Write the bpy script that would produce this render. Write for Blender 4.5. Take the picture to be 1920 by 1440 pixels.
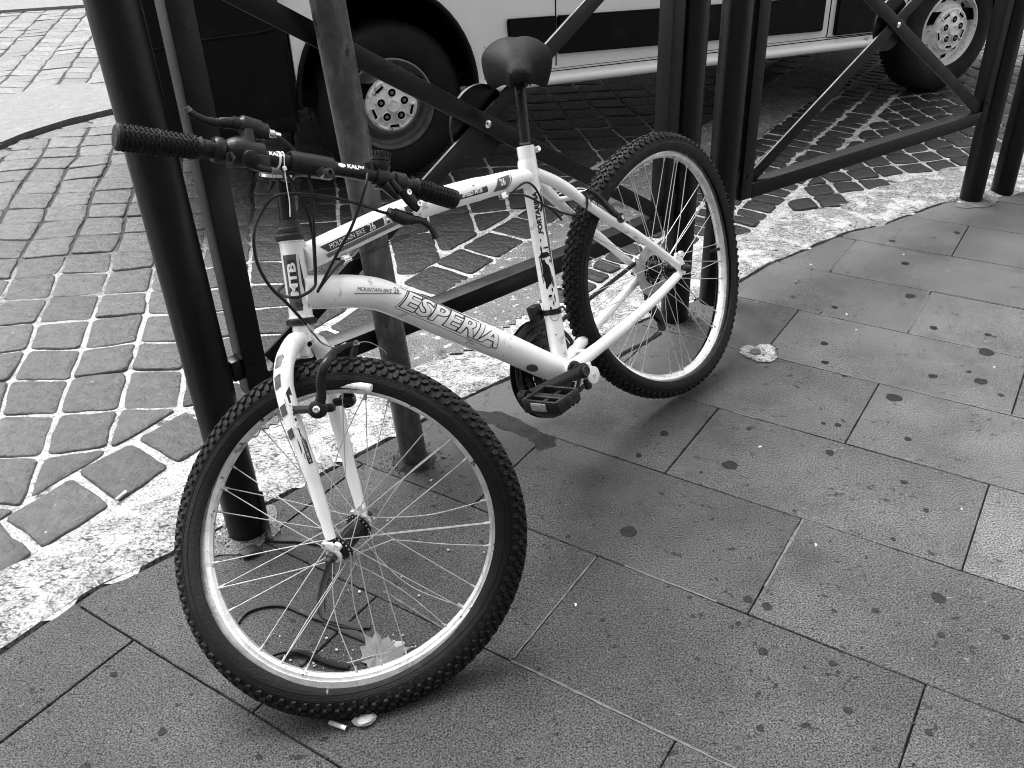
import bpy, bmesh, math, random
from mathutils import Vector, Matrix, noise
V=Vector; R_=math.radians; PI=math.pi
sc=bpy.context.scene; COL=sc.collection
for o in list(bpy.data.objects): bpy.data.objects.remove(o)

# ---------------------------------------------------------------- camera
cam=bpy.data.cameras.new('camera'); co=bpy.data.objects.new('camera',cam); COL.objects.link(co); sc.camera=co
cam.sensor_width=36; cam.lens=31.49; cam.clip_start=.02; cam.clip_end=1000
pt,rl=.53761,-.04143
Fw=V((0,math.cos(pt),-math.sin(pt))); Rt=V((1,0,0)); Up=V((0,math.sin(pt),math.cos(pt)))
r2=math.cos(rl)*Rt+math.sin(rl)*Up; u2=-math.sin(rl)*Rt+math.cos(rl)*Up
co.matrix_world=Matrix(((r2.x,u2.x,-Fw.x,0),(r2.y,u2.y,-Fw.y,0),(r2.z,u2.z,-Fw.z,1.26845),(0,0,0,1)))
sc.render.filter_size=1.0
try: sc.cycles.filter_width=1.0
except Exception: pass
sc.render.resolution_x=1024; sc.render.resolution_y=768

# ---------------------------------------------------------------- world + sun (bright overcast, black and white)
SE,SA=R_(62),R_(-38)      # elevation, azimuth of the light measured from +Y towards +X
w=bpy.data.worlds.new('World'); sc.world=w; w.use_nodes=True
nt=w.node_tree; bg=nt.nodes['Background']; bg.inputs[1].default_value=.13
sky=nt.nodes.new('ShaderNodeTexSky'); sky.sky_type='NISHITA'; sky.sun_disc=False
sky.sun_elevation=SE; sky.sun_rotation=SA; sky.dust_density=4; sky.air_density=1.2
bw=nt.nodes.new('ShaderNodeRGBToBW'); nt.links.new(sky.outputs[0],bw.inputs[0]); nt.links.new(bw.outputs[0],bg.inputs[0])
sl=bpy.data.lights.new('sun','SUN'); sl.energy=1.25; sl.angle=R_(36); sl.color=(1,1,1)
so=bpy.data.objects.new('sun',sl); COL.objects.link(so)
d_=V((math.sin(SA)*math.cos(SE),math.cos(SA)*math.cos(SE),math.sin(SE)))
so.rotation_euler=d_.to_track_quat('Z','Y').to_euler(); so.location=d_*20
vs=sc.view_settings; vs.view_transform='Standard'; vs.look='None'; vs.gamma=1; vs.use_curve_mapping=False; vs.exposure=2.0

# ---------------------------------------------------------------- materials
def N(nt,t,**k):
    n=nt.nodes.new(t)
    for a,b in k.items():
        if a.startswith('i_'): n.inputs[int(a[2:])].default_value=b
        else: setattr(n,a,b)
    return n
def mat(name,base,rough=.6,metal=0,var=0,scale=10,bump=0,bscale=40,speck=None,rvar=0,coat=0,detail=6,layers=(),coord='Object',spec=.5,bdist=.01):
    """gray material: base value with fractal variation, optional layers (value, noise scale, threshold, width)"""
    m=bpy.data.materials.new(name); m.use_nodes=True; t=m.node_tree; L=t.links.new
    b=t.nodes['Principled BSDF']; b.inputs['Roughness'].default_value=rough; b.inputs['Metallic'].default_value=metal
    b.inputs['Specular IOR Level'].default_value=spec
    if coat: b.inputs['Coat Weight'].default_value=coat; b.inputs['Coat Roughness'].default_value=.15
    tc=N(t,'ShaderNodeTexCoord'); co_=tc.outputs[coord]
    cur=N(t,'ShaderNodeValue'); cur.outputs[0].default_value=base; cur=cur.outputs[0]
    if var:
        n=N(t,'ShaderNodeTexNoise'); n.inputs['Scale'].default_value=scale; n.inputs['Detail'].default_value=detail; n.inputs['Roughness'].default_value=.62
        L(co_,n.inputs['Vector'])
        mr=N(t,'ShaderNodeMapRange'); mr.inputs[1].default_value=.28; mr.inputs[2].default_value=.72; mr.inputs[3].default_value=1-var; mr.inputs[4].default_value=1+var
        L(n.outputs[0],mr.inputs[0]); mu=N(t,'ShaderNodeMath',operation='MULTIPLY'); L(cur,mu.inputs[0]); L(mr.outputs[0],mu.inputs[1]); cur=mu.outputs[0]
    for i,l in enumerate(layers):
        val,s,th,wd=l[:4]; stretch=l[4] if len(l)>4 else None
        n=N(t,'ShaderNodeTexNoise'); n.inputs['Scale'].default_value=s; n.inputs['Detail'].default_value=5; n.inputs['Roughness'].default_value=.6
        mp=N(t,'ShaderNodeMapping'); mp.inputs['Location'].default_value=(3.1*i+1,7.7*i,1.3*i)
        if stretch: mp.inputs['Scale'].default_value=stretch
        L(co_,mp.inputs[0]); L(mp.outputs[0],n.inputs['Vector'])
        mr=N(t,'ShaderNodeMapRange'); mr.inputs[1].default_value=th; mr.inputs[2].default_value=th+wd; L(n.outputs[0],mr.inputs[0])
        mx=N(t,'ShaderNodeMix'); mx.data_type='FLOAT'; L(mr.outputs[0],mx.inputs[0]); L(cur,mx.inputs[2]); mx.inputs[3].default_value=val; cur=mx.outputs[0]
    if speck:
        s,lo,hi=speck
        n=N(t,'ShaderNodeTexNoise'); n.inputs['Scale'].default_value=s; n.inputs['Detail'].default_value=3; L(co_,n.inputs['Vector'])
        mr=N(t,'ShaderNodeMapRange'); mr.inputs[1].default_value=.35; mr.inputs[2].default_value=.65; mr.inputs[3].default_value=lo; mr.inputs[4].default_value=hi
        L(n.outputs[0],mr.inputs[0]); mu=N(t,'ShaderNodeMath',operation='MULTIPLY'); L(cur,mu.inputs[0]); L(mr.outputs[0],mu.inputs[1]); cur=mu.outputs[0]
    L(cur,b.inputs['Base Color'])
    if rvar:
        n=N(t,'ShaderNodeTexNoise'); n.inputs['Scale'].default_value=scale*1.7; n.inputs['Detail'].default_value=5; L(co_,n.inputs['Vector'])
        mr=N(t,'ShaderNodeMapRange'); mr.inputs[1].default_value=.3; mr.inputs[2].default_value=.7; mr.inputs[3].default_value=max(.05,rough-rvar); mr.inputs[4].default_value=min(1,rough+rvar)
        L(n.outputs[0],mr.inputs[0]); L(mr.outputs[0],b.inputs['Roughness'])
    if bump:
        n=N(t,'ShaderNodeTexNoise'); n.inputs['Scale'].default_value=bscale; n.inputs['Detail'].default_value=8; n.inputs['Roughness'].default_value=.65; L(co_,n.inputs['Vector'])
        bp=N(t,'ShaderNodeBump'); bp.inputs['Strength'].default_value=bump; bp.inputs['Distance'].default_value=bdist; L(n.outputs[0],bp.inputs['Height']); L(bp.outputs[0],b.inputs['Normal'])
    m['_b']=1
    return m
def attr_mul(m,name='tone'):
    """multiply the base colour by a per-stone tone stored on the mesh"""
    t=m.node_tree; b=t.nodes['Principled BSDF']; src=b.inputs['Base Color'].links[0].from_socket
    a=N(t,'ShaderNodeAttribute',attribute_name=name); mu=N(t,'ShaderNodeMath',operation='MULTIPLY')
    t.links.new(src,mu.inputs[0]); t.links.new(a.outputs['Fac'],mu.inputs[1]); t.links.new(mu.outputs[0],b.inputs['Base Color']); return m
M={}
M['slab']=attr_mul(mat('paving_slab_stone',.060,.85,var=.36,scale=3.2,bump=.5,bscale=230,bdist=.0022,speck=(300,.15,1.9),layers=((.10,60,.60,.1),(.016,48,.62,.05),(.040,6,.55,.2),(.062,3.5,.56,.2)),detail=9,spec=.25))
M['joint']=mat('joint_grime',.02,.95,bump=.5,bscale=200)
M['jointlight']=mat('joint_mortar',.10,.9,var=.5,scale=60,bump=.5,bscale=200)
M['gum']=mat('trodden_gum',.022,.9,spec=.1,var=.4,scale=120,bump=.3,bscale=300)
M['oil']=mat('oil_stain',.018,.9,spec=.12,var=.5,scale=20,bump=.5,bscale=160,bdist=.004,speck=(330,.3,1.95),layers=((.022,16,.55,.1),))
M['kerb']=mat('travertine_kerb',.25,.85,var=.4,scale=16,bump=1,bscale=110,bdist=.008,speck=(190,.45,1.5),layers=((.07,80,.545,.04,(1,1.6,1)),(.03,34,.61,.03,(1,2.2,1)),(.42,14,.52,.1)))
M['granite']=mat('granite_island',.17,.8,var=.2,scale=20,bump=.6,bscale=150,speck=(170,.55,1.25),layers=((.12,60,.66,.04),))
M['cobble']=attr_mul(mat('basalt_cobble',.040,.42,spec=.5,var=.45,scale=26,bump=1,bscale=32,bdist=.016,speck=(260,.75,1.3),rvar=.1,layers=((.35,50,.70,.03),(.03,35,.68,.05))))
M['mortar']=attr_mul(mat('sandy_mortar',.36,.9,var=.45,scale=28,bump=1,bscale=110,bdist=.01,speck=(260,.4,1.6),layers=((.12,30,.60,.1),(.06,9,.62,.06))))
M['asphalt']=mat('patched_mortar',.12,.85,var=.35,scale=14,bump=1,bscale=130,bdist=.01,speck=(260,.4,1.7),layers=((.5,34,.60,.06),(.05,11,.6,.06)))
M['dirt']=mat('dark_dirt',.015,.95,var=.5,scale=20,bump=1,bscale=90)
M['iron']=mat('dark_iron_paint',.003,.38,spec=.28,var=.35,scale=9,bump=.12,bscale=70,rvar=.1,layers=((.05,130,.735,.02),))
M['galv']=mat('weathered_galvanised_steel',.060,.45,metal=.3,var=.4,scale=40,bump=.35,bscale=60,rvar=.12,layers=((.17,45,.52,.3,(1,1,.3)),(.012,30,.68,.02,(1,1,.4))))
M['chrome']=mat('bright_metal',.75,.22,metal=1,var=.15,scale=80)
M['alu']=mat('scratched_rim_alloy',.85,.34,metal=.75,var=.25,scale=30,rvar=.1,bump=.15,bscale=200,layers=((.12,55,.63,.05),(.35,14,.62,.1)))
M['spoke']=mat('spoke_steel',.5,.5,metal=.35,var=.2,scale=60)
M['rubber']=mat('tyre_rubber',.007,.6,spec=.25,var=.35,scale=30,bump=.3,bscale=180,rvar=.1,layers=((.03,20,.62,.1),))
M['tube']=mat('inner_tube_rubber',.014,.5,spec=.3,var=.4,scale=30,bump=.3,bscale=120,layers=((.05,40,.6,.08),))
M['white']=mat('white_frame_paint',.90,.28,var=.06,scale=14,bump=.05,bscale=60,coat=.4,layers=((.45,26,.62,.07),(.10,70,.71,.015),(.3,9,.68,.05)))
M['chip']=mat('chipped_white_paint',.76,.35,var=.1,scale=20,bump=.2,bscale=60,layers=((.035,24,.565,.012,(1,1,.6)),(.3,60,.66,.03)))
M['plastic']=mat('black_plastic',.009,.38,spec=.25,var=.2,scale=40,bump=.15,bscale=150,rvar=.1)
M['blackmetal']=mat('black_painted_metal',.011,.32,spec=.25,var=.3,scale=50,rvar=.1,layers=((.2,90,.71,.03),))
M['cable']=mat('cable_housing',.008,.35,spec=.3)
M['saddle']=mat('worn_saddle_vinyl',.016,.6,spec=.25,var=.25,scale=18,bump=.2,bscale=90,rvar=.08,layers=((.11,26,.72,.02),))
M['decalblack']=mat('decal_black',.015,.4,layers=((.7,90,.70,.02),))
M['decalgray']=mat('decal_gray',.07,.4,var=.2,scale=60,layers=((.7,90,.72,.02),))
M['decalwhite']=mat('decal_white',.82,.35)
M['wplastic']=mat('white_plastic',.75,.4)
M['pie']=mat('frosted_spoke_guard',.35,.35,var=.15,scale=30)
M['reflector']=mat('amber_reflector_grey',.35,.2,bump=.8,bscale=300)
M['vanpaint']=mat('silver_white_van_paint',.80,.33,var=.05,scale=3,bump=.03,bscale=20,coat=.5,layers=((.25,9,.68,.05),(.12,60,.73,.02)))
M['vanblack']=mat('black_van_plastic',.003,.5,spec=.15,var=.3,scale=8,bump=.15,bscale=90,layers=((.008,10,.6,.1),))
M['vandark']=mat('van_underside',.003,.95,spec=.05)
M['vtyre']=mat('van_tyre_rubber',.010,.65,spec=.2,var=.4,scale=12,bump=.2,bscale=60,rvar=.1)
M['vcap']=mat('van_wheel_cover',.75,.4,metal=.2,var=.25,scale=25,layers=((.12,40,.62,.06),))
M['vrim']=mat('van_steel_rim',.14,.45,metal=.3,var=.3,scale=20)
M['glass']=mat('tinted_window_glass',.01,.05)
M['leaf']=mat('dry_leaf',.15,.7,var=.25,scale=70,bump=.3,bscale=200)
M['filter']=mat('cigarette_filter',.42,.8,var=.25,scale=150)
M['paper']=mat('cigarette_paper',.75,.7)
M['pebble']=mat('pale_stone_chip',.35,.8,var=.3,scale=90)
M['rust']=mat('rusty_bolt',.03,.6,var=.5,scale=90,bump=.4,bscale=200)
M['lamp']=mat('headlamp_glass',.5,.08,metal=.4)

# ---------------------------------------------------------------- mesh helpers (everything collected in world coordinates)
def new(): return bmesh.new()
def finish(name,bm,m,parent=None,smooth=True,auto=40):
    me=bpy.data.meshes.new(name)
    if parent is not None: bm.transform(WM[parent].inverted())
    bmesh.ops.recalc_face_normals(bm,faces=bm.faces)
    bm.to_mesh(me); bm.free()
    for x in (m if isinstance(m,(list,tuple)) else [m]): me.materials.append(x)
    if smooth:
        me.polygons.foreach_set('use_smooth',[True]*len(me.polygons)); me.set_sharp_from_angle(angle=R_(auto))
    o=bpy.data.objects.new(name,me); COL.objects.link(o)
    if parent is not None: o.parent=parent; WM[o]=WM[parent]
    else: WM[o]=Matrix.Identity(4)
    return o
WM={}
def root(name,label,cat,loc,group=None,rot=None):
    o=bpy.data.objects.new(name,None); COL.objects.link(o); o.empty_display_size=.1
    mw=Matrix.Translation(V(loc))@(rot.to_4x4() if rot else Matrix.Identity(4)); o.matrix_world=mw; WM[o]=mw.copy()
    tag(o,label,cat,group); return o
def tag(o,label,cat,group=None):
    o['label']=label; o['category']=cat
    if group: o['group']=group
    return o
def struct(o): o['kind']='structure'; return o
def frame(d):
    d=V(d).normalized(); a=V((0,0,1)) if abs(d.z)<.9 else V((1,0,0)); x=a.cross(d).normalized(); return x,d.cross(x).normalized()
def smoothpath(pts,n=6):
    P=[V(p) for p in pts]
    if len(P)<3: return P
    out=[]
    for i in range(len(P)-1):
        p0=P[max(i-1,0)];p1=P[i];p2=P[i+1];p3=P[min(i+2,len(P)-1)]
        for k in range(n):
            t=k/n; out.append(.5*((2*p1)+(p2-p0)*t+(2*p0-5*p1+4*p2-p3)*t*t+(3*p1-p0-3*p2+p3)*t**3))
    out.append(P[-1]); return out
def tube(bm,pts,r,seg=12,cap=True,flat=None,mi=0):
    """swept round tube; r number or list; flat=(vector,ratio) squashes the section along vector"""
    P=[V(p) for p in pts]; n=len(P); rs=r if isinstance(r,(list,tuple)) else [r]*n
    if len(rs)!=n: rs=[rs[0]+(rs[-1]-rs[0])*i/(n-1) for i in range(n)] if len(rs)==2 else [rs[min(len(rs)-1,int(i*len(rs)/n))] for i in range(n)]
    T=[(P[min(i+1,n-1)]-P[max(i-1,0)]).normalized() for i in range(n)]
    x,_=frame(T[0]); rings=[]
    for i in range(n):
        x=(x-T[i]*x.dot(T[i])).normalized(); y=T[i].cross(x); ring=[]
        for k in range(seg):
            a=2*PI*k/seg; o=(x*math.cos(a)+y*math.sin(a))*rs[i]
            if flat: f=V(flat[0]).normalized(); o-=f*o.dot(f)*(1-flat[1])
            ring.append(bm.verts.new(P[i]+o))
        rings.append(ring)
    for i in range(n-1):
        for k in range(seg):
            f=bm.faces.new((rings[i][k],rings[i][(k+1)%seg],rings[i+1][(k+1)%seg],rings[i+1][k])); f.material_index=mi
    if cap:
        for q in (rings[0][::-1],rings[-1]):
            f=bm.faces.new(q); f.material_index=mi
def box(bm,c,ax,ay,az,hx,hy,hz,bev=0,mi=0):
    vs_=[]; c=V(c);ax,ay,az=V(ax),V(ay),V(az)
    for sx in (-1,1):
        for sy in (-1,1):
            for sz in (-1,1): vs_.append(bm.verts.new(c+ax*sx*hx+ay*sy*hy+az*sz*hz))
    fs=[]
    for q in ((0,1,3,2),(4,6,7,5),(0,4,5,1),(2,3,7,6),(0,2,6,4),(1,5,7,3)):
        f=bm.faces.new([vs_[i] for i in q]); f.material_index=mi; fs.append(f)
    if bev:
        es={e for f in fs for e in f.edges}; bmesh.ops.bevel(bm,geom=list(es),offset=bev,segments=2,affect='EDGES',profile=.5)
def bar(bm,a,b,w,h,up=(0,0,1),bev=.002,ext=0):
    a,b=V(a),V(b); d=(b-a).normalized(); s=d.cross(V(up)).normalized(); u=s.cross(d); c=(a+b)/2
    box(bm,c,d,s,u,(b-a).length/2+ext,w/2,h/2,bev)
def lathe(bm,c,axis,prof,seg=48,closed=False,mi=0,x0=None):
    """prof: list of (offset along axis, radius)"""
    c=V(c); d=V(axis).normalized(); x,y=frame(d)
    if x0 is not None: x=(V(x0)-d*V(x0).dot(d)).normalized(); y=d.cross(x)
    rings=[]
    for s,r in prof:
        if r<1e-6: rings.append([bm.verts.new(c+d*s)]); continue
        rings.append([bm.verts.new(c+d*s+(x*math.cos(2*PI*k/seg)+y*math.sin(2*PI*k/seg))*r) for k in range(seg)])
    pr=list(zip(rings,rings[1:]))
    if closed: pr.append((rings[-1],rings[0]))
    for A,B in pr:
        for k in range(seg):
            q=[A[k%len(A)],A[(k+1)%len(A)],B[(k+1)%len(B)],B[k%len(B)]]
            u=[]
            for v in q:
                if v not in u: u.append(v)
            if len(u)>2:
                try: f=bm.faces.new(u); f.material_index=mi
                except ValueError: pass
def prism(bm,poly,z0,z1,mi=0):
    a=[bm.verts.new((x,y,z0)) for x,y in poly]; b=[bm.verts.new((x,y,z1)) for x,y in poly]; n=len(poly)
    f=bm.faces.new(b); f.material_index=mi
    f=bm.faces.new(a[::-1]); f.material_index=mi
    for i in range(n):
        f=bm.faces.new((a[i],a[(i+1)%n],b[(i+1)%n],b[i])); f.material_index=mi
def blob(bm,c,r,z,rng,n=14,th=.0012,mi=0,asp=1,ang=0,jit=.3):
    ph=[rng.uniform(0,6.3) for _ in range(3)]; pts=[]
    for k in range(n):
        a=2*PI*k/n; rr=r*(1+jit*.5*math.sin(2*a+ph[0])+jit*.4*math.sin(3*a+ph[1])+jit*.3*math.sin(5*a+ph[2])+rng.uniform(-.5,.5)*jit*.4)
        x,y=rr*math.cos(a),rr*math.sin(a)*asp; pts.append((c[0]+x*math.cos(ang)-y*math.sin(ang),c[1]+x*math.sin(ang)+y*math.cos(ang)))
    prism(bm,pts,z,z+th,mi)
def resample(pts,step):
    out=[]; P=[V((p[0],p[1])) for p in pts]
    for a,b in zip(P,P[1:]):
        n=max(1,int((b-a).length/step))
        for k in range(n): out.append(a+(b-a)*k/n)
    out.append(P[-1]); return out
def clip(poly,nx,ny,c):
    """keep nx*x+ny*y<=c"""
    out=[]; n=len(poly)
    for i in range(n):
        a,b=poly[i],poly[(i+1)%n]; da=nx*a[0]+ny*a[1]-c; db=nx*b[0]+ny*b[1]-c
        if da<=0: out.append(a)
        if (da<0<db) or (db<0<da): t=da/(da-db); out.append((a[0]+(b[0]-a[0])*t,a[1]+(b[1]-a[1])*t))
    return out
def area(p): return abs(sum(p[i][0]*p[(i+1)%len(p)][1]-p[(i+1)%len(p)][0]*p[i][1] for i in range(len(p))))/2 if len(p)>2 else 0

# ================================================================ GROUND
bm=new()
for q in (((-120,-60),(120,-60),(120,160),(-120,160)),):
    bm.faces.new([bm.verts.new((x,y,-.034)) for x,y in q])
g=struct(finish('ground',bm,M['asphalt'],smooth=False))

kerb_in=[(-2.6,-.9),(-1.9,.05),(-1.35,.78),(-1.0604,1.13),(-.9904,1.2201),(-.9428,1.2855),(-.9045,1.3383),(-.8645,1.3891),(-.8078,1.4254),(-.7414,1.4827),(-.5504,1.6601),(-.4656,1.7474),(-.3151,1.8887),(-.1314,2.0677),(.1,2.25),(.35,2.44),(.58,2.60),(.7707,2.7353),(.9194,2.8825),(1.034,2.9619),(1.2789,3.1371),(1.4293,3.1976),(1.5639,3.2859),(1.7478,3.4043),(2.0558,3.45),(2.6,3.74),(3.6,4.2),(6,5.2),(12,7.4)]
kerb_out=[(-2.9,-.62),(-2.2,.3),(-1.6,1.0),(-1.22,1.33),(-1.1006,1.4544),(-1.0314,1.523),(-.91,1.6348),(-.7851,1.7312),(-.6718,1.915),(-.5796,2.0297),(-.286,2.2406),(-.0316,2.381),(.2,2.62),(.42,2.80),(.65,2.97),(.8555,3.1415),(1.0211,3.2448),(1.1421,3.3359),(1.2704,3.40),(1.4953,3.5664),(1.6973,3.6795),(2.0143,3.84),(2.55,4.1),(3.5,4.55),(5.9,5.55),(11.9,7.75)]
def side(p,line):
    """signed distance to polyline, positive on the pavement side"""
    best=9e9; s=1; P=V((p[0],p[1]))
    for a,b in zip(line,line[1:]):
        A=V(a);B=V(b);d=B-A;t=max(0,min(1,(P-A).dot(d)/d.length_squared));q=A+d*t;e=(P-q).length
        if e<best: best=e; s=1 if (d.x*(P.y-A.y)-d.y*(P.x-A.x))<0 else -1
    return best*s

def sstep(a,b,x):
    t=max(0,min(1,(x-a)/(b-a))); return t*t*(3-2*t)
# --- pavement: running bond of .645 x .33 slabs with open joints
rng=random.Random(4)
al=-.5977; U=V((math.cos(al),math.sin(al))); W=V((-math.sin(al),math.cos(al)))
bm=new(); tone=bm.verts.layers.float.new('tone')
Pin=[(p.x,p.y) for p in resample(kerb_in,.012)]
Pin=[(x+.006+.004*noise.noise(V((x*30,y*30,0))),y-.008+.004*noise.noise(V((x*30,y*30,5)))) for x,y in Pin]
inner=[(p.x,p.y) for p in resample(Pin,.03)]
def sidefast(x,y):
    # y of the kerb edge at this x
    for a,b in zip(kerb_in,kerb_in[1:]):
        if a[0]<=x<=b[0]:
            t=(x-a[0])/(b[0]-a[0]); return (a[1]+(b[1]-a[1])*t)-y
    return 1 if x>kerb_in[-1][0] else -1
def yk(x):
    for a,b in zip(Pin,Pin[1:]):
        if a[0]<=x<=b[0] and b[0]>a[0]: return a[1]+(b[1]-a[1])*(x-a[0])/(b[0]-a[0])
    return None
LIGHTJ=[]
for k in range(-9,22):
    v0=.603+.33*k; off=-.338 if k%2==0 else -.017
    for m_ in range(-12,14):
        u0=off+.645*m_; g1=.0005+rng.random()*.0010
        c=[(u0+g1,v0+g1),(u0+.645-g1,v0+g1),(u0+.645-g1,v0+.33-g1),(u0+g1,v0+.33-g1)]
        ce=U*(u0+.32)+W*(v0+.165)
        if ce.length>9 or ce.y<-4: continue
        wp=[U*a+W*b for a,b in c]
        ins=[sidefast(p.x,p.y) for p in wp]
        if all(i<-.02 for i in ins) : continue
        # outline with small chips
        ol=[]
        for i in range(4):
            a,b=wp[i],wp[(i+1)%4]; n=max(2,int((b-a).length/.018)) if ce.length<4 else 2
            nn=V((-(b-a).y,(b-a).x)).normalized()
            for q in range(n):
                p=a+(b-a)*q/n; ol.append(p+nn*(abs(noise.noise(V((p.x*45,p.y*45,k))))*.0018 if q else .0008))
        if min(ins)<.05:
            # cut along the kerb line
            dense=[]
            for p in ol:
                dense.append(p)
            res=[]; 
            for p in dense:
                y=yk(p.x)
                if y is not None and p.y>y: 
                    res.append(('o',p))
                else: res.append(('i',p))
            if all(t=='o' for t,_ in res): continue
            if any(t=='o' for t,_ in res):
                n=len(res); st=[i for i in range(n) if res[i][0]=='i' and res[i-1][0]=='o']; 
                if not st: continue
                s0=st[0]; seq=[res[(s0+i)%n] for i in range(n)]
                ins_=[p for t,p in seq if t=='i']
                if len(ins_)<3: continue
                x1,x2=ins_[-1].x,ins_[0].x
                mid=[V(q) for q in Pin if min(x1,x2)<q[0]<max(x1,x2)]
                if x1>x2: mid=mid[::-1]
                ol=ins_+mid
                if area([(p.x,p.y) for p in ol])<.0015: continue
        tn=(1+rng.uniform(-.13,.13))*(.74+.56*sstep(.0,1.3,ce.x+.45*(ce.y-1.5))); dz=rng.uniform(-.0004,.0004)  # lighter to the right and back: sky sheen painted into the slab tone
        cx=sum((p for p in ol),V((0,0)))/len(ol)
        lo=[];mi_=[];hi=[]
        for p in ol:
            d=(cx-p).normalized() if (cx-p).length>1e-4 else V((0,0))
            for lst,zz,off_ in ((lo,-.03,0),(mi_,-.0018+dz,0),(hi,dz,.0016)):
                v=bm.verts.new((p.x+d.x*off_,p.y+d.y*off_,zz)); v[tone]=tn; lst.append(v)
        n=len(ol)
        for A,B in ((lo,mi_),(mi_,hi)):
            for i in range(n): bm.faces.new((A[i],A[(i+1)%n],B[(i+1)%n],B[i]))
        try: bm.faces.new(hi)
        except ValueError: pass
# joint filler
fill=[(x,y) for x,y in [(p.x,p.y) for p in resample(kerb_in,.3)]]
fl=[bm.verts.new((x,y,-.009)) for x,y in fill]+[bm.verts.new(p) for p in ((13,-5,-.009),(-4,-5,-.009))]
f=bm.faces.new(fl); f.material_index=1
# light mortar left in some joints (u,v segments)
def jseg(u1,v1,u2,v2,wd=.0035,z=-.0012,mi=2):
    a=U*u1+W*v1; b=U*u2+W*v2; d=(b-a).normalized(); n_=V((-d.y,d.x)); n=max(2,int((b-a).length/.012)); L=[];Rr=[]
    for i in range(n+1):
        p=a+(b-a)*i/n; w1=wd*(.45+.9*abs(noise.noise(V((p.x*40,p.y*40,3))))); s=.0015*noise.noise(V((p.x*25,p.y*25,9)))
        L.append(bm.verts.new((p.x+n_.x*(w1+s),p.y+n_.y*(w1+s),z))); Rr.append(bm.verts.new((p.x-n_.x*(w1-s),p.y-n_.y*(w1-s),z)))
    for i in range(n):
        f=bm.faces.new((Rr[i],Rr[i+1],L[i+1],L[i])); f.material_index=mi
for s in ((-.662,.933,-.20,.933),(-.662,.94,-.662,1.255),(-.60,1.263,-.40,1.263),(-.90,2.253,-.40,2.253),(-.65,2.583,-.15,2.583),(-.338,2.6,-.338,2.88),(-.60,3.233,-.36,3.233),(-.66,2.93,-.66,3.21),(-.34,2.92,.2,2.92),(-.335,1.35,-.335,1.59,.0045),(-.98,.95,-.80,.93),(-.40,2.253,.25,2.253,.0028),(-.62,1.923,-.56,1.923)):
    jseg(*s,z=.0012)
# gum, spots, stains
spots=[(1.2622,2.351,.012),(.9985,1.9758,.02),(1.2817,2.5713,.018),(1.3668,2.8261,.014),(1.3444,2.1946,.022),(1.2564,2.039,.018),(1.1426,2.0759,.012),(1.4002,3.0277,.012),(1.6585,3.0804,.012),(1.3971,2.2948,.01),(1.2477,2.0905,.008),(.9144,2.2838,.012),(1.0208,2.5144,.010),(.8816,2.1741,.011),(.9119,2.0995,.009),(.7792,1.8692,.006),(.8126,1.8588,.008),(.9588,1.7869,.009),(1.2742,1.9669,.008),
(.2372,1.4871,.019),(.5073,1.7112,.019),(.2994,1.7651,.009),(.3288,1.6128,.006),(.7549,1.744,.011),(.8829,1.6191,.008),(.8044,1.2553,.014),(.4409,1.2725,.010),(.4729,1.2523,.010),(.6729,1.2287,.007),(.596,1.233,.005),(.4358,1.1409,.009),(.552,1.1072,.007),(.544,1.0055,.008),(.4077,1.2118,.006),(.7695,1.1623,.007),(.8827,1.1514,.007),(.5896,1.8594,.007),(.3754,1.8543,.012),(.3269,1.2354,.004),(.4126,1.5656,.004),(.3907,1.5788,.003),(.3624,1.568,.0035),(.3784,1.6014,.003),(.4342,1.6869,.005),(.3884,.9774,.006),(.1539,1.2345,.005),(.8902,1.517,.007),(.7842,1.4287,.006),(.6599,.956,.007),(-.62,1.02,.008),(-.38,1.08,.005),(-.75,1.15,.006)]
for i,(x,y,r) in enumerate(spots): blob(bm,(x,y),r,.0006,rng,n=20,th=.0004,mi=3,asp=.85+.15*rng.random(),ang=rng.uniform(0,3),jit=.13)
for i in range(60):
    x,y=rng.uniform(-.9,2.2),rng.uniform(.9,3)
    if sidefast(x,y)>.05: blob(bm,(x,y),rng.uniform(.0012,.0035),.0006,rng,n=8,th=.0004,mi=3,asp=.8,jit=.5)
oil=[(-.15,2.01),(-.03,1.985),(.03,1.93),(.07,1.88),(.105,1.86),(.098,1.82),(.06,1.80),(.05,1.83),(.03,1.862),(-.02,1.90),(-.08,1.945),(-.12,1.985)]
op=[]
for a,b in zip(oil,oil[1:]+oil[:1]):
    for k in range(8):
        x=a[0]+(b[0]-a[0])*k/8; y=a[1]+(b[1]-a[1])*k/8; op.append((x+.012*noise.noise(V((x*60,y*60,1))),y+.012*noise.noise(V((x*60,y*60,7)))))
prism(bm,op,.0005,.0008,4)
for x,y in ((1.0414,2.4639),(1.0343,2.3604),(1.4797,2.7528),(1.3252,2.1097),(.5967,1.7807),(.9678,1.5167),(.106,1.277),(1.05,2.85),(1.39,2.9),(-.2,1.7),(.62,1.42)):
    blob(bm,(x,y),rng.uniform(.002,.004),.0006,rng,n=9,th=.0008,mi=5,asp=.7,ang=rng.uniform(0,3),jit=.6)
pv=finish('pavement',bm,[M['slab'],M['joint'],M['jointlight'],M['gum'],M['oil'],M['wplastic']],auto=30)
struct(pv)

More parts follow.
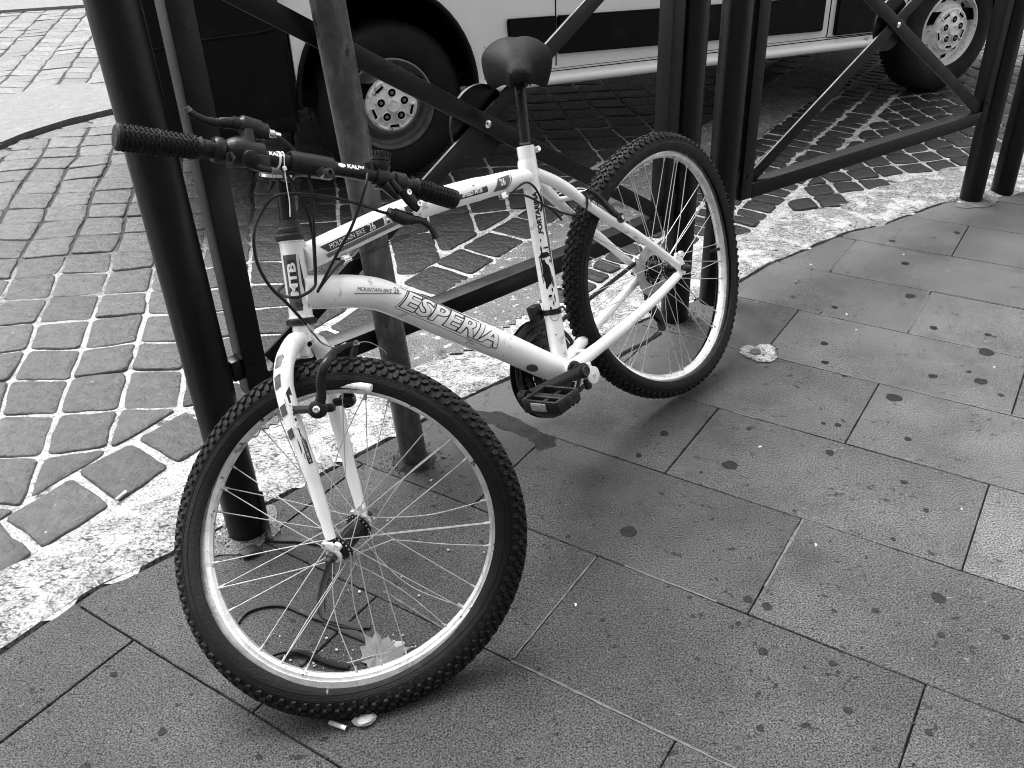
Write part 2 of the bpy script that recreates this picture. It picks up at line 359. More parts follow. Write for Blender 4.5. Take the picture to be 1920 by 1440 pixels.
# --- travertine kerb
rng=random.Random(11)
bm=new()
ki=resample(kerb_in,.012); ko=resample(kerb_out,.012)
ki=[V((p.x-.008+.006*noise.noise(V((p.x*22,p.y*22,0)))+.003*noise.noise(V((p.x*90,p.y*90,0))),p.y+.008+.006*noise.noise(V((p.x*22,p.y*22,4)))+.003*noise.noise(V((p.x*90,p.y*90,4))))) for p in ki]
ko=[V((p.x+(.02+.03*(p.x>.5))*noise.noise(V((p.x*9,p.y*9,2)))+.014*noise.noise(V((p.x*40,p.y*40,2))),p.y+(.02+.04*(p.x>.5))*noise.noise(V((p.x*9,p.y*9,8)))+.014*noise.noise(V((p.x*40,p.y*40,8))))) for p in ko]
n=700; NR=9
def at(L,t):
    f=t*(len(L)-1); i=min(int(f),len(L)-2); return L[i].lerp(L[i+1],f-i)
jn=[.335,.47,.56,.645,.70,.80,.9,.2,.1]
def kp(t):
    p=at(ki,t)
    # nearest outer by matching arc fraction of original polylines
    return p,at(ko,t)
prev=None
for i in range(n+1):
    t=i/n; a,b=kp(t); row=[]
    dj=min(abs(t-j) for j in jn)
    for k in range(NR+1):
        s=k/NR; p=a.lerp(b,s)
        z=.004+.003*noise.noise(V((p.x*8,p.y*8,0)))+.0018*noise.noise(V((p.x*50,p.y*50,0)))
        if k==0: z-=.009
        if k==NR: z-=.008
        if dj<.0009: z-=.012
        row.append(bm.verts.new((p.x,p.y,z)))
    row=[bm.verts.new((a.x,a.y,-.03))]+row+[bm.verts.new((b.x,b.y,-.03))]
    if prev:
        for k in range(len(row)-1): bm.faces.new((prev[k],row[k],row[k+1],prev[k+1]))
    prev=row
struct(finish('kerb',bm,M['kerb'],auto=50))

# --- cobbled road
T=V((.552,.834)); Mq=V((.834,-.552))
def stone(bm,tone,poly,z=0,dom=.006,tn=1,rng=rng):
    """one set stone: rounded irregular block"""
    ar=area(poly)
    if ar<.003: return
    pts=[V(p) for p in poly]; c=sum(pts,V((0,0)))/len(pts)
    far=c.length>5.5
    ol=[]
    for i in range(len(pts)):
        a,b=pts[i],pts[(i+1)%len(pts)]; m=1 if far else 4
        for k in range(m):
            p=a+(b-a)*k/m
            if k==0:
                # cut the corner
                pr=pts[i-1]; c1=a+(pr-a).normalized()*min(.012,(pr-a).length*.2); c2=a+(b-a).normalized()*min(.012,(b-a).length*.2)
                ol.append(c1); ol.append((c1+c2)/2*.75+a*.25); ol.append(c2)
            else: ol.append(p)
    sd=rng.random()*50
    ol=[p+(c-p).normalized()*(.008*noise.noise(V((p.x*20+sd,p.y*20,0)))) for p in ol]
    n=len(ol); tx,ty=rng.uniform(-.03,.03),rng.uniform(-.03,.03); rings=[]
    for sc_,zz in ((1.0,-.03),(1.0,-.007),(.985,-.002),(.94,.0),(.60,.0015),(.25,.002)):
        ring=[]
        for p in ol:
            q=c+(p-c)*sc_; zt=z+zz*(dom/.006 if zz>0 else 1)+(tx*(q.x-c.x)+ty*(q.y-c.y))+(.0022*noise.noise(V((q.x*28,q.y*28,sd))) if sc_<.96 else 0)
            if zz==-.03: zt=-.03
            v=bm.verts.new((q.x,q.y,zt)); v[tone]=tn; ring.append(v)
        rings.append(ring)
    for A,B in zip(rings,rings[1:]):
        for i in range(n): bm.faces.new((A[i],A[(i+1)%n],B[(i+1)%n],B[i]))
    bm.faces.new(rings[-1])
island=[(-3.7,3.2),(-3.1,4.05),(-2.6726,4.7978),(-2.6173,5.0065),(-2.5372,5.1823),(-2.4369,5.3304),(-2.3199,5.4716),(-2.2,5.62),(-2.15,5.78),(-2.22,5.92),(-2.38,6.02),(-2.598,6.13),(-2.8004,6.2616),(-2.9456,6.2565),(-3.0591,6.1378),(-3.1968,5.9129),(-3.9,5.0),(-4.6,4.0)]
def inpoly(p,poly,grow=0):
    x,y=p; s=False
    for i in range(len(poly)):
        x1,y1=poly[i];x2,y2=poly[i-1]
        if (y1>y)!=(y2>y) and x<(x2-x1)*(y-y1)/(y2-y1)+x1: s=not s
    if s or not grow: return s
    for i in range(len(poly)):
        A=V(poly[i-1]);B=V(poly[i]);d=B-A;t=max(0,min(1,(V(p)-A).dot(d)/max(d.length_squared,1e-9)))
        if (V(p)-A-d*t).length<grow: return True
    return False
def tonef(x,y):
    # reflection of the van painted as darker stones, sky sheen as paler ones
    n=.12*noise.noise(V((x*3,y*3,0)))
    van_reflect=sstep(-.98,-.80,x+n)*(1-sstep(2.1,2.5,x-.25*(y-4)+n))*(1-sstep(6.8,7.4,y))
    sky_sheen=1.2+2.2*sstep(2.6,7,y)
    return sky_sheen*(1-van_reflect)+.20*van_reflect
bm=new(); tone=bm.verts.layers.float.new('tone')
def gap(x,y): return .0065+.0035*noise.noise(V((x*2,y*2,3)))
def shrink(poly,g):
    c=(sum(p[0] for p in poly)/len(poly),sum(p[1] for p in poly)/len(poly))
    out=[]; n=len(poly)
    # inset by moving the edges
    s=sum(poly[i][0]*poly[(i+1)%n][1]-poly[(i+1)%n][0]*poly[i][1] for i in range(n))
    if s<0: poly=poly[::-1]
    q=list(poly)
    for i in range(n):
        a,b=poly[i],poly[(i+1)%n]; dx,dy=b[0]-a[0],b[1]-a[1]; l=math.hypot(dx,dy)
        if l<1e-6: continue
        nx,ny=dy/l,-dx/l; q=clip(q,nx,ny,nx*a[0]+ny*a[1]-g)
        if len(q)<3: return []
    return q
def kout(p): return side(p,kerb_out)
jit=lambda a:rng.uniform(-a,a)
cor={}
def corner(i,j):
    if (i,j) in cor: return cor[(i,j)]
    x0=-1.32+.175*i; sl_=-.163+.045*x0; y=.195*j+.055*x0+ (.09*sstep(5.2,6.4,.195*j) if i%2 else .018)
    p=(x0+(y-3.2)*sl_+jit(.010),y+jit(.011)); cor[(i,j)]=p; return p
for i in range(-42,52):
    for j in range(2,72):
        q=[corner(i,j),corner(i+1,j),corner(i+1,j+1),corner(i,j+1)]
        c=(sum(p[0] for p in q)/4,sum(p[1] for p in q)/4)
        if c[1]<.4 or abs(c[0])>c[1]*.75+3.4: continue
        if inpoly(c,island,.06): continue
        mq=Mq.x*c[0]+Mq.y*c[1]
        parts=[]
        if mq<-1.75: parts.append(clip(q,Mq.x,Mq.y,-1.885+.012*math.sin(c[1]*9)))
        for p in parts:
            if len(p)<3: continue
            p=shrink(p,gap(*c))
            if len(p)<3: continue
            cc=(sum(a[0] for a in p)/len(p),sum(a[1] for a in p)/len(p))
            if mq<-1.75 and kout(cc)>-.03: continue
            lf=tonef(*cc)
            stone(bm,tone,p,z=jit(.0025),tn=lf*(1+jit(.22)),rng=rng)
# rows parallel to the band: (m0,m1,len)
def strip(m0,m1,ln,t0,t1,ph=0,skew=0,tn0=1):
    t=t0+ph
    while t<t1:
        l=ln*(1+jit(.12)); g=.010
        q=[]
        for a,b in ((t,m0),(t+l,m0),(t+l,m1),(t,m1)):
            p=T*(a+skew*(b-m0))+Mq*(b+jit(.006)); q.append((p.x+jit(.004),p.y+jit(.004)))
        t+=l
        c=(sum(p[0] for p in q)/4,sum(p[1] for p in q)/4)
        if kout(c)>-.03 or c[1]>13: continue
        p=shrink(q,g)
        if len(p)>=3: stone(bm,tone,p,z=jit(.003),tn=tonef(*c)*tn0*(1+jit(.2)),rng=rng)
strip(-1.885,-1.69,.185,-.6,9,skew=-.12)
strip(-1.375,-1.258,.092,1,10,skew=-.15); strip(-1.258,-1.115,.095,1,10,.05,skew=-.15); strip(-1.115,-.975,.098,1,10,.02,skew=-.15)
ca,sa_=V((math.cos(R_(12)),math.sin(R_(12)))),V((math.cos(R_(92)),math.sin(R_(92))))
cg={}
def cgp(i,j):
    if (i,j) not in cg:
        p=ca*(.128*i)+sa_*(.135*j); cg[(i,j)]=(p.x+jit(.007),p.y+jit(.007))
    return cg[(i,j)]
for i in range(2,75):
    for j in range(14,95):
        q=[cgp(i,j),cgp(i+1,j),cgp(i+1,j+1),cgp(i,j+1)]; c=(sum(p[0] for p in q)/4,sum(p[1] for p in q)/4)
        if c[1]>12 or Mq.x*c[0]+Mq.y*c[1]<-1.08: continue
        p=clip(q,-Mq.x,-Mq.y,.965)
        if len(p)<3: continue
        p=shrink(p,.0075)
        if len(p)<3: continue
        cc=(sum(a[0] for a in p)/len(p),sum(a[1] for a in p)/len(p))
        if kout(cc)>-.03: continue
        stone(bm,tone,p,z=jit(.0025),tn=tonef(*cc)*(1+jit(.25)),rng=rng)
# stray stones half buried beside the kerb
for t,mm in ((2.15,-1.30),(2.33,-1.36),(.95,-1.62),(1.75,-1.55),(2.0,-1.47)):
    p0=T*t+Mq*mm
    if kout(p0)<-.06: stone(bm,tone,[(p0.x+a,p0.y+b) for a,b in ((-.07,-.05),(.06,-.06),(.08,.04),(-.05,.07))],z=-.004,tn=.5,rng=rng)
# stones that follow the island edge
for a,b in zip(island[:8],island[1:9]):
    A,B=V(a),V(b); d=(B-A); L=d.length; d.normalize(); nn=V((d.y,-d.x)); k=max(1,round(L/.2))
    for q in range(k):
        p0=A+d*(L*q/k); p1=A+d*(L*(q+1)/k)
        pl=shrink([(p0.x+nn.x*.02,p0.y+nn.y*.02),(p1.x+nn.x*.02,p1.y+nn.y*.02),(p1.x+nn.x*.17,p1.y+nn.y*.17),(p0.x+nn.x*.17,p0.y+nn.y*.17)],.008)
        if len(pl)>2: stone(bm,tone,pl,z=.0,tn=2.1,rng=rng)
struct(finish('cobblestones',bm,M['cobble'],auto=60))
# mortar bed between the stones
def sheet(name,poly,m,step=.06,z=-.010,amp=.004,test=None):
    bm=new(); tl=bm.verts.layers.float.new('tone'); xs=[p[0] for p in poly]; ys=[p[1] for p in poly]; g={}
    nx=int((max(xs)-min(xs))/step)+1; ny=int((max(ys)-min(ys))/step)+1
    def v(i,j):
        if (i,j) not in g:
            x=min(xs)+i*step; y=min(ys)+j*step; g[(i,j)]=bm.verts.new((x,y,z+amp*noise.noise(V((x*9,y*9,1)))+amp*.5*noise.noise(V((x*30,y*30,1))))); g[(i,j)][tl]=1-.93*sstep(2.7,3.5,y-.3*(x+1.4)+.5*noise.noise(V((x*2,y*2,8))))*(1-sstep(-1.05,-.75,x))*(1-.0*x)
        return g[(i,j)]
    for i in range(nx):
        for j in range(ny):
            c=(min(xs)+(i+.5)*step,min(ys)+(j+.5)*step)
            if test(c): bm.faces.new((v(i,j),v(i+1,j),v(i+1,j+1),v(i,j+1)))
    return finish(name,bm,m)
def mort(c):
    if sidefast(c[0],c[1])>-.05: return False
    return True
rd=sheet('road_mortar',[(-9,-1),(9,14)],M['mortar'],.1,-.0058,.003,mort); struct(rd)
def patch(c):
    mq=Mq.x*c[0]+Mq.y*c[1]; e=.02*noise.noise(V((c[0]*7,c[1]*7,2)))
    if kout(c)>-.005: return False
    if c[0]<-.72+e*3: return False
    return -1.69+e<mq<-1.375+e
ap=sheet('road_mortar_band',[(-1.5,.3),(7,12)],M['asphalt'],.02,-.0015,.005,patch); struct(ap)
# raised granite island
bm=new()
isl=[]
for a,b in zip(island,island[1:]+island[:1]):
    for k in range(6): isl.append((a[0]+(b[0]-a[0])*k/6,a[1]+(b[1]-a[1])*k/6))
prism(bm,[(x+.01*noise.noise(V((x*9,y*9,0))),y+.01*noise.noise(V((x*9,y*9,5)))) for x,y in isl],-.03,.028)
es=[e for e in bm.edges if all(v.co.z>0 for v in e.verts)]
bmesh.ops.bevel(bm,geom=es,offset=.012,segments=3,affect='EDGES')
struct(finish('traffic_island',bm,M['granite']))
# pale far pavement
bm=new(); prism(bm,[(-12,9.75),(-5.1,10.05),(-3.2,10.45),(2,11.4),(14,13.5),(14,17),(-12,17)],-.03,.03); struct(finish('far_pavement',bm,M['granite'],smooth=False))

# ================================================================ BARRIERS
def barrier(name,label,A,B,zpost=1.22,group='iron barriers along the kerb',up_in=.085,tilt=((0,0),(0,0))):
    A=V((A[0],A[1],0));B=V((B[0],B[1],0)); al=(B-A).normalized(); nn=V((al.y,-al.x,0)); L=(B-A).length
    r=root(name,label,'barrier',A,group)
    for p,tl in ((A,tilt[0]),(B,tilt[1])):
        bm=new(); prof=[(-.02,.0425),(zpost-.02,.0425),(zpost,.036),(zpost+.008,0)]
        lathe(bm,p,V((tl[0],tl[1],1)),prof,40); finish('post',bm,M['iron'],r)
    s0,s1=up_in,L-up_in; z0,z1=.345,1.15; w=.024
    for s in (s0,s1):
        bm=new(); c=A+al*s; box(bm,c+V((0,0,(z0-.022+z1+.022)/2)),al,nn,V((0,0,1)),w,.024,(z1-z0)/2+.022,.003); finish('upright',bm,M['iron'],r)
    for z in (z0,z1):
        bm=new(); c=A+al*(L/2)+V((0,0,z)); box(bm,c,al,nn,V((0,0,1)),(s1-s0)/2-w-.0005,.0235,.0235,.003); finish('rail',bm,M['iron'],r)
    # short stubs that tie the frame to the posts
    for z in (z0+.045,z1):
        for s,sg in ((s0,-1),(s1,1)):
            bm=new(); box(bm,A+al*(s+sg*(w+.010))+V((0,0,z)),al,nn,V((0,0,1)),.012,.016,.022,.002); finish('bracket',bm,M['iron'],r)
    c=A+al*(L/2)+V((0,0,(z0+z1)/2)); x0=s0+w; x1=s1-w; zz0=z0+.0235; zz1=z1-.0235
    for k,(za,zb) in enumerate(((zz1,zz0),(zz0,zz1))):
        bm=new(); off=nn*(.012 if k==0 else .0035)
        a=A+al*(x0+.016)+V((0,0,za+(-.012 if za>zb else .012)))+off; b=A+al*(x1-.016)+V((0,0,zb+(.012 if za>zb else -.012)))+off
        bar(bm,a,b,.008,.04,up=(0,0,1),bev=.0015); 
        finish('brace',bm,M['iron'],r)
    bm=new(); lathe(bm,c-nn*.012,nn,[(-.004,0),(-.004,.082),(.004,.082),(.004,0)],56); finish('disc',bm,M['iron'],r)
    bm=new(); lathe(bm,c+nn*.0155,nn,[(0,.0085),(.003,.0095),(.006,.0085),(.008,.004),(.0075,0)],20); finish('bolt',bm,M['chrome'],r)
    for s in (s0,s1):
        bm=new(); lathe(bm,A+al*(s+(-.03 if s==s0 else .03)*0)+nn*.024+V((0,0,z0+.05)),nn,[(0,.005),(.003,.005),(.004,0)],12)
        finish('rivet',bm,M['iron'],r)
    return r
barrier('iron_barrier','dark iron barrier with crossed braces behind the white bicycle and the grey pole',(-.596,1.548),(.512,2.487),tilt=((-.008,-.012),(0,0)))
barrier('iron_barrier','dark iron barrier right of the bicycle, crossing in front of the van rear wheel',(.655,2.60),(1.868,3.425))
barrier('iron_barrier','farthest iron barrier, only its first post visible at the right edge',(2.03,3.50),(3.30,4.20))

# weathered pole
r=root('metal_pole','weathered grey galvanised pole with cracked coating, leaning behind the bicycle frame','pole',(-.245,1.783,0))
bm=new(); tube(bm,[V((-.245+t*-.052,1.785-.06*t,t)) for t in (-.02,.02,.5,1,1.6,2.3)],.0318,32)
finish('shaft',bm,M['galv'],r)
bm=new(); rng=random.Random(3)
lathe(bm,(-.245,1.783,0),(0,0,1),[(.0,.052),(.006,.044),(.012,.033),(.012,.0308)],32)
for v in bm.verts: v.co+=V((rng.uniform(-.004,.004),rng.uniform(-.004,.004),rng.uniform(-.002,.002)))
finish('base_collar',bm,M['dirt'],r)

# ================================================================ VAN
vf=V((-.469,3.97,0)); va=V((.927,.374,0)).normalized(); vn=V((va.y,-va.x,0)); vz=V((0,0,1))
# local: s along the side (0 = front wheel), o outward towards the pavement, z up.  The wheel face lies at o=0
def vp(s,o,z): return vf+va*s+vn*o+vz*z
van=root('white_van','white panel van with black bumper and rub strips, parked on the cobbles beyond the barriers','van',vf)
WB=3.183; WT=.335
def arc(cx,cz,a,b,t0,t1,n=14): return [(cx+a*math.cos(t0+(t1-t0)*k/n),cz+b*math.sin(t0+(t1-t0)*k/n)) for k in range(n+1)]
ls=.36
prof=[(-.40,ls+.02)]+[p for p in arc(-.01,.375,.40,.45,PI,0)]+[(.385,.365),(2.78,.335)]+arc(WB,.375,.40,.43,PI,0)+[(3.60,.36),(4.15,.38),(4.18,.9),(4.12,2.15),(4.0,2.30),(.95,2.32),(.72,2.22),(-.22,1.32),(-.86,1.08),(-.98,.96),(-.985,.72),(-.40,.70)]
def extr(bm,pr,o0,o1):
    a=[bm.verts.new(vp(s,o0,z)) for s,z in pr]; b=[bm.verts.new(vp(s,o1,z)) for s,z in pr]; n=len(pr)
    bm.faces.new(a); bm.faces.new(b[::-1])
    for i in range(n): bm.faces.new((a[i],b[i],b[(i+1)%n],a[(i+1)%n]))
bm=new(); extr(bm,prof,.035,-1.93)
es=[e for e in bm.edges if all((v.co-vf).dot(vz)>2.0 for v in e.verts)]
bmesh.ops.bevel(bm,geom=es,offset=.12,segments=5,affect='EDGES')
body=finish('body',bm,[M['vanpaint']],van,auto=35)
bm=new()   # inner wheel boxes and floor
for cx in (-.01,WB):
    pr=arc(cx,.375,.41,.46,PI,0)
    extr(bm,pr,-.27,-.32); finish('wheel_arch_liner',bm,M['vandark'],van); bm=new()
    L_=arc(cx,.375,.388,.438,PI,0); A_=[bm.verts.new(vp(s,.033,z)) for s,z in L_]; B_=[bm.verts.new(vp(s,-.28,z)) for s,z in L_]
    for i in range(len(L_)-1): bm.faces.new((A_[i],A_[i+1],B_[i+1],B_[i]))
    finish('wheel_arch_liner',bm,M['vandark'],van); bm=new()
bm.free()
bm=new(); box(bm,vp(1.5,-.95,.40),va,vn,vz,2.4,.93,.03); finish('floor',bm,M['vandark'],van)
# black arch lips
for cx,bh in ((-.01,.45),(WB,.43)):
    bm=new(); pts=[vp(s,.037,z) for s,z in arc(cx,.375,.392,bh-.008,PI,0,24)]; tube(bm,pts,.012,8); finish('arch_lip',bm,M['vanblack'],van)
# front bumper and black front corner
bm=new()
pb=[(-.41,.30),(-.41,.93),(-.52,1.0),(-.90,.965),(-1.04,.90),(-1.06,.60),(-1.02,.36),(-.97,.30)]
extr(bm,pb,.052,-1.95)
es=[e for e in bm.edges]; bmesh.ops.bevel(bm,geom=es,offset=.02,segments=3,affect='EDGES')
bumper=finish('bumper',bm,M['vanblack'],van)
bm=new(); tube(bm,smoothpath([vp(-.98,.05,.66),vp(-.75,.053,.684),vp(-.50,.053,.692),vp(-.44,.053,.72)],6),.007,8); finish('bumper_ridge',bm,M['vanblack'],bumper)
bm=new(); box(bm,vp(-.70,.05,.325),va,vn,vz,.27,.006,.03,.004); finish('mud_strip',bm,M['vanblack'],bumper)
# sill: crease and rounded lower edge
bm=new()
for o,z,rr in ((.036,.352,.022),):
    tube(bm,[vp(.40,o,z+.012),vp(2.76,o,z-.02)],rr,12)
sill=finish('sill',bm,M['vanpaint'],van)
bm=new(); tube(bm,[vp(.42,.0355,.402),vp(2.77,.0355,.372)],.0022,6); finish('sill_crease',bm,M['vandark'],sill)
bm=new(); tube(bm,[vp(.42,.0355,.412),vp(2.30,.0355,.390)],.0012,6); finish('sill_crease',bm,M['vandark'],sill)
# rub strips
def panel(name,pr,o0,o1,m,bev=.006,parent=van):
    bm=new(); extr(bm,pr,o0,o1); bmesh.ops.bevel(bm,geom=list(bm.edges),offset=bev,segments=2,affect='EDGES'); return finish(name,bm,m,parent)
panel('rub_strip',[(.545,.478),(.535,.64),(.768,.633),(.768,.472)],.056,.03,M['vanblack'])
panel('rub_strip',[(.776,.472),(.776,.633),(2.255,.585),(2.255,.425)],.056,.03,M['vanblack'])
panel('rub_strip',[(2.335,.395),(2.335,.585),(2.72,.575),(2.76,.52),(2.74,.41),(2.70,.388)],.056,.03,M['vanblack'])
# door seams
for s0,z0,s1,z1 in ((.772,.42,.772,2.1),(2.30,.40,2.30,2.1)):
    bm=new(); tube(bm,[vp(s0,.0352,z0),vp(s1,.0352,z1)],.0032,6); finish('door_seam',bm,M['vandark'],van)
bm=new(); tube(bm,smoothpath([vp(2.30,.036,.40),vp(2.31,.036,.388),vp(2.5,.036,.382),vp(2.72,.036,.378)],4),.0025,6); finish('door_seam',bm,M['vandark'],van)
# cab window, windscreen, door handle, mirror, headlight
panel('window',[(.02,1.36),(.66,2.02),(.74,2.02),(.74,1.36)],.037,.03,M['glass'],.003)
bm=new()
q=[vp(-.20,-.12,1.36),vp(-.20,-1.78,1.36),vp(.66,-1.72,2.18),vp(.66,-.18,2.18)]
nn_=(vp(-.22,0,1.32)-vp(.72,0,2.22)).cross(vn).normalized()
if nn_.z<0: nn_=-nn_
a_=[bm.verts.new(p+nn_*.004) for p in q]; b_=[bm.verts.new(p-nn_*.01) for p in q]
bm.faces.new(a_); bm.faces.new(b_[::-1])
for i in range(4): bm.faces.new((a_[i],b_[i],b_[(i+1)%4],a_[(i+1)%4]))
finish('windscreen',bm,M['glass'],van)
for s in (.66,.86): panel('door_handle',[(s-.07,1.12),(s+.07,1.12),(s+.07,1.16),(s-.07,1.16)],.065,.03,M['vanblack'],.008)
panel('mirror',[(-.02,1.30),(.12,1.30),(.13,1.62),(.01,1.62)],.24,.10,M['vanblack'],.02)
for o in (.0,-1.9):
    bm=new(); box(bm,vp(-.90,o+(-.09 if o==0 else .09),1.02),va,vn,vz,.10,.10,.07,.03); finish('headlight',bm,M['lamp'],van)
def vwheel(s,inner=0,steel=False):
    c=vp(s,inner,WT)
    bm=new(); d=vn if inner==0 else -vn
    # tyre: offset along outward axis
    pr=[(-.19,.19),(-.20,.25),(-.185,.305),(-.16,.327),(-.12,.334),(-.06,.335),(-.03,.330),(-.012,.312),(-.001,.285),(.004,.25),(.001,.222),(-.006,.200),(-.02,.192),(-.10,.19)]
    lathe(bm,c,d,pr,72,closed=True)
    for k in range(72):   # tread blocks
        a=2*PI*k/72
        for oo in (-.155,-.115,-.075):
            x,y=frame(d); e=x*math.cos(a)+y*math.sin(a); t_=d.cross(e); box(bm,c+d*oo+e*.3335,e,d,t_,.003,.014,.009,0)
    w=finish('wheel',bm,M['vtyre'],van)
    bm=new()
    lathe(bm,c,d,[(-.02,.193),(-.004,.195),(-.001,.188),(-.018,.182),(-.05,.178),(-.062,.165),(-.05,.145),(-.028,.13),(-.026,.05),(-.03,0)],64)
    if steel:
        x,y=frame(d)
        for k in range(12):
            a=2*PI*(k+.5)/12; e=x*math.cos(a)+y*math.sin(a); lathe(bm,c+e*.150-d*.062,d,[(.012,0),(.014,.014),(.004,.016)],14,mi=1)
    finish('rim',bm,[M['vcap'] if steel else M['vrim'],M['vandark']],w)
    bm=new(); x,y=frame(d)
    up_=V((0,0,1)); x=(up_-d*up_.dot(d)).normalized(); y=d.cross(x)
    lathe(bm,c,d,[(-.03,.116),(-.008,.116),(.000,.112),(.004,.104),(-.001,.098),(.0,.085),(.006,.06),(.012,.035),(.015,.028)],64,x0=x)
    lathe(bm,c,d,[(.010,.028),(.021,.027),(.022,.022),(.0175,.0205),(.0175,.0)],40,x0=x)
    for k in range(5):
        a=2*PI*k/5; e=x*math.cos(a)+y*math.sin(a); t_=d.cross(e)
        lathe(bm,c+e*.055,d,[(.000,.0195),(.0150,.0195),(.0155,.0185),(.0150,.0172),(.0120,.0168)],24)
        lathe(bm,c+e*.055,d,[(.0145,.0174),(.0135,.0170),(.0132,.0)],24,mi=1)
        lathe(bm,c+e*.055,d,[(.0132,.0080),(.0165,.0072),(.0172,.003),(.0155,0)],12,mi=2)
        e2=x*math.cos(a+PI/5)+y*math.sin(a+PI/5); t2=d.cross(e2)
        box(bm,c+e2*.088+d*.0025,e2,t2,d,.009,.024,.0035,.003,mi=1)
        for sg in (-1,1):
            e3=x*math.cos(a+sg*.36)+y*math.sin(a+sg*.36); t3=d.cross(e3); box(bm,c+e3*.090+d*.004,e3,t3,d,.014,.0035,.004,.001)
    finish('wheel_cover',bm,[M['vcap'],M['vandark'],M['vrim']],w)
    return w
vwheel(0); vwheel(WB,steel=True); vwheel(0,-1.88); vwheel(WB,-1.88,True)
panel('mud_flap',[(.40,.20),(.40,.40),(.408,.40),(.408,.20)],.02,-.16,M['vanblack'],.001)

# ================================================================ BICYCLE
BC=V((.389,2.099,.336)); bn=V((.689,-.637,.346)).normalized(); bx=bn.cross(V((0,0,1))).normalized()
if bx.dot(V((-.68,-.73,0)))<0: bx=-bx
bz=bx.cross(bn)
if bz.z<0: bz=-bz
def B(x,y=None,z=None):
    if y is None: x,y,z=x
    return BC+bx*x+bn*y+bz*z
def BV(x,y,z): return bx*x+bn*y+bz*z
def BL(pts): return [B(p) for p in pts]
contact=V((.389,2.099,0))
bike=root('bicycle','abandoned white mountain bicycle with bent wheels, leaning against the grey pole and barrier','bicycle',contact,rot=Matrix((bx,bn,bz)).transposed())
nR=BV(.0607,.9948,-.0815).normalized(); CR=B(-.0165,-.004,.0008); nF=BV(.6329,.7345,.2450).normalized()
CF=B(1.1191,.083,-.1002); CH=B(1.1243,.0811,-.1087); nH=BV(.9614,.2207,-.1641).normalized()
# --- frame
bm=new()
HT,HB=B(.978,0,.387),B(1.0135,0,.256)
tube(bm,[HT+(HT-HB)*.0,HT.lerp(HB,.5),HB],.0205,28)
for q in (HT,HB): 
    d=(HT-HB).normalized(); lathe(bm,q,d,[(-.004,.0205),(-.003,.0222),(.003,.0222),(.004,.0205)],28)
tt=[(.968,.351),(.90,.3550),(.856,.3575),(.756,.3635),(.68,.3635),(.594,.3595),(.5,.352),(.416,.344),(.352,.3375)]
tube(bm,smoothpath([B(x,0,z) for x,z in tt],4),[.0235,.0235,.0240,.0245,.0245,.0240,.0225,.0208,.0198]*1 if False else [.0243]*12+[.0243]*12+[.0225]*5+[.0205]*4,28)
dt=[(.999,.300),(.974,.291),(.939,.279),(.89,.262),(.848,.242),(.812,.216),(.76,.172),(.704,.125),(.58,.025),(.483,-.058),(.430,-.095)]
DTP=smoothpath([B(x,0,z) for x,z in dt],5)
tube(bm,DTP,.0305,32)
st=[(.349,.399),(.368,.317),(.405,.166),(.455,-.029),(.462,-.095)]
tube(bm,[B(x,0,z) for x,z in [(.3485,.402),(.4375,-.085)]],.0195,28)
BB=B(.437,0,-.092)
lathe(bm,BB,bn,[(-.036,.0),(-.036,.0245),(.036,.0245),(.036,.0)],32)
# welds
lathe(bm,B(.362,0,.345),(B(.3485,0,.402)-B(.437,0,-.085)),[(-.03,.0196),(-.02,.0215),(.02,.0215),(.03,.0196)],28)
for sg in (1,-1):
    tube(bm,smoothpath([B(.352,.012*sg,.340),B(.30,.026*sg,.298),B(.217,.040*sg,.2105),B(.10,.055*sg,.104),B(.012,.062*sg,.013)],4),[.0135,.0115,.0095],18)
    tube(bm,smoothpath([B(.425,.018*sg,-.088),B(.36,.030*sg,-.080),B(.25,.048*sg,-.060),B(.12,.060*sg,-.036),B(.022,.063*sg,-.014)],4),[.0155,.0145,.012,.011],18)
    # dropout plate with two eyelets
    c=B(0,.0655*sg,0)
    pl=[(.028,.024),(.018,.034),(.004,.030),(-.008,.026),(-.014,.008),(-.012,-.012),(-.002,-.020),(.004,-.012),(.012,-.022),(.030,-.018),(.018,-.002)]
    a=[bm.verts.new(B(x,.0625*sg,z)) for x,z in pl]; b=[bm.verts.new(B(x,.0685*sg,z)) for x,z in pl]
    bm.faces.new(a); bm.faces.new(b[::-1])
    for i in range(len(pl)): bm.faces.new((a[i],b[i],b[(i+1)%len(pl)],a[(i+1)%len(pl)]))
    for ex_,ez_ in ((.006,.034),(-.012,.033)): lathe(bm,B(ex_,.0655*sg,ez_),bn,[(-.004,.0035),(-.004,.0072),(.004,.0072),(.004,.0035)],16,closed=True)
# seat stay and chain stay bridges
tube(bm,[B(.262,-.033,.262),B(.262,.033,.262)],.0065,12); tube(bm,[B(.355,-.03,-.078),B(.355,.03,-.078)],.006,12)
# seat clamp lugs, cable stops
tube(bm,[B(.332,-.008,.389),B(.332,.016,.389)],.0065,14)
fr=finish('frame',bm,M['white'],bike,auto=50)
def bp(name,bm,m,parent=None,auto=40): return finish(name,bm,m,parent or bike,auto=auto)
bm=new(); lathe(bm,B(.332,.016,.389),bn,[(0,.0075),(.005,.0075),(.007,.005),(.006,0)],6); bp('seat_bolt',bm,M['chrome'],fr)
for x,z in ((.8922,.3255),(.4658,.3235)):
    bm=new(); box(bm,B(x,.010,z),bx,bn,bz,.009,.005,.007,.002); tube(bm,[B(x-.010,.013,z-.004),B(x+.010,.013,z-.004)],.0042,10); bp('cable_stop',bm,M['chrome'],fr)
bm=new(); box(bm,B(.3795,.014,.258),bx,bn,bz,.004,.004,.008,.001); bp('cable_stop',bm,M['wplastic'],fr)
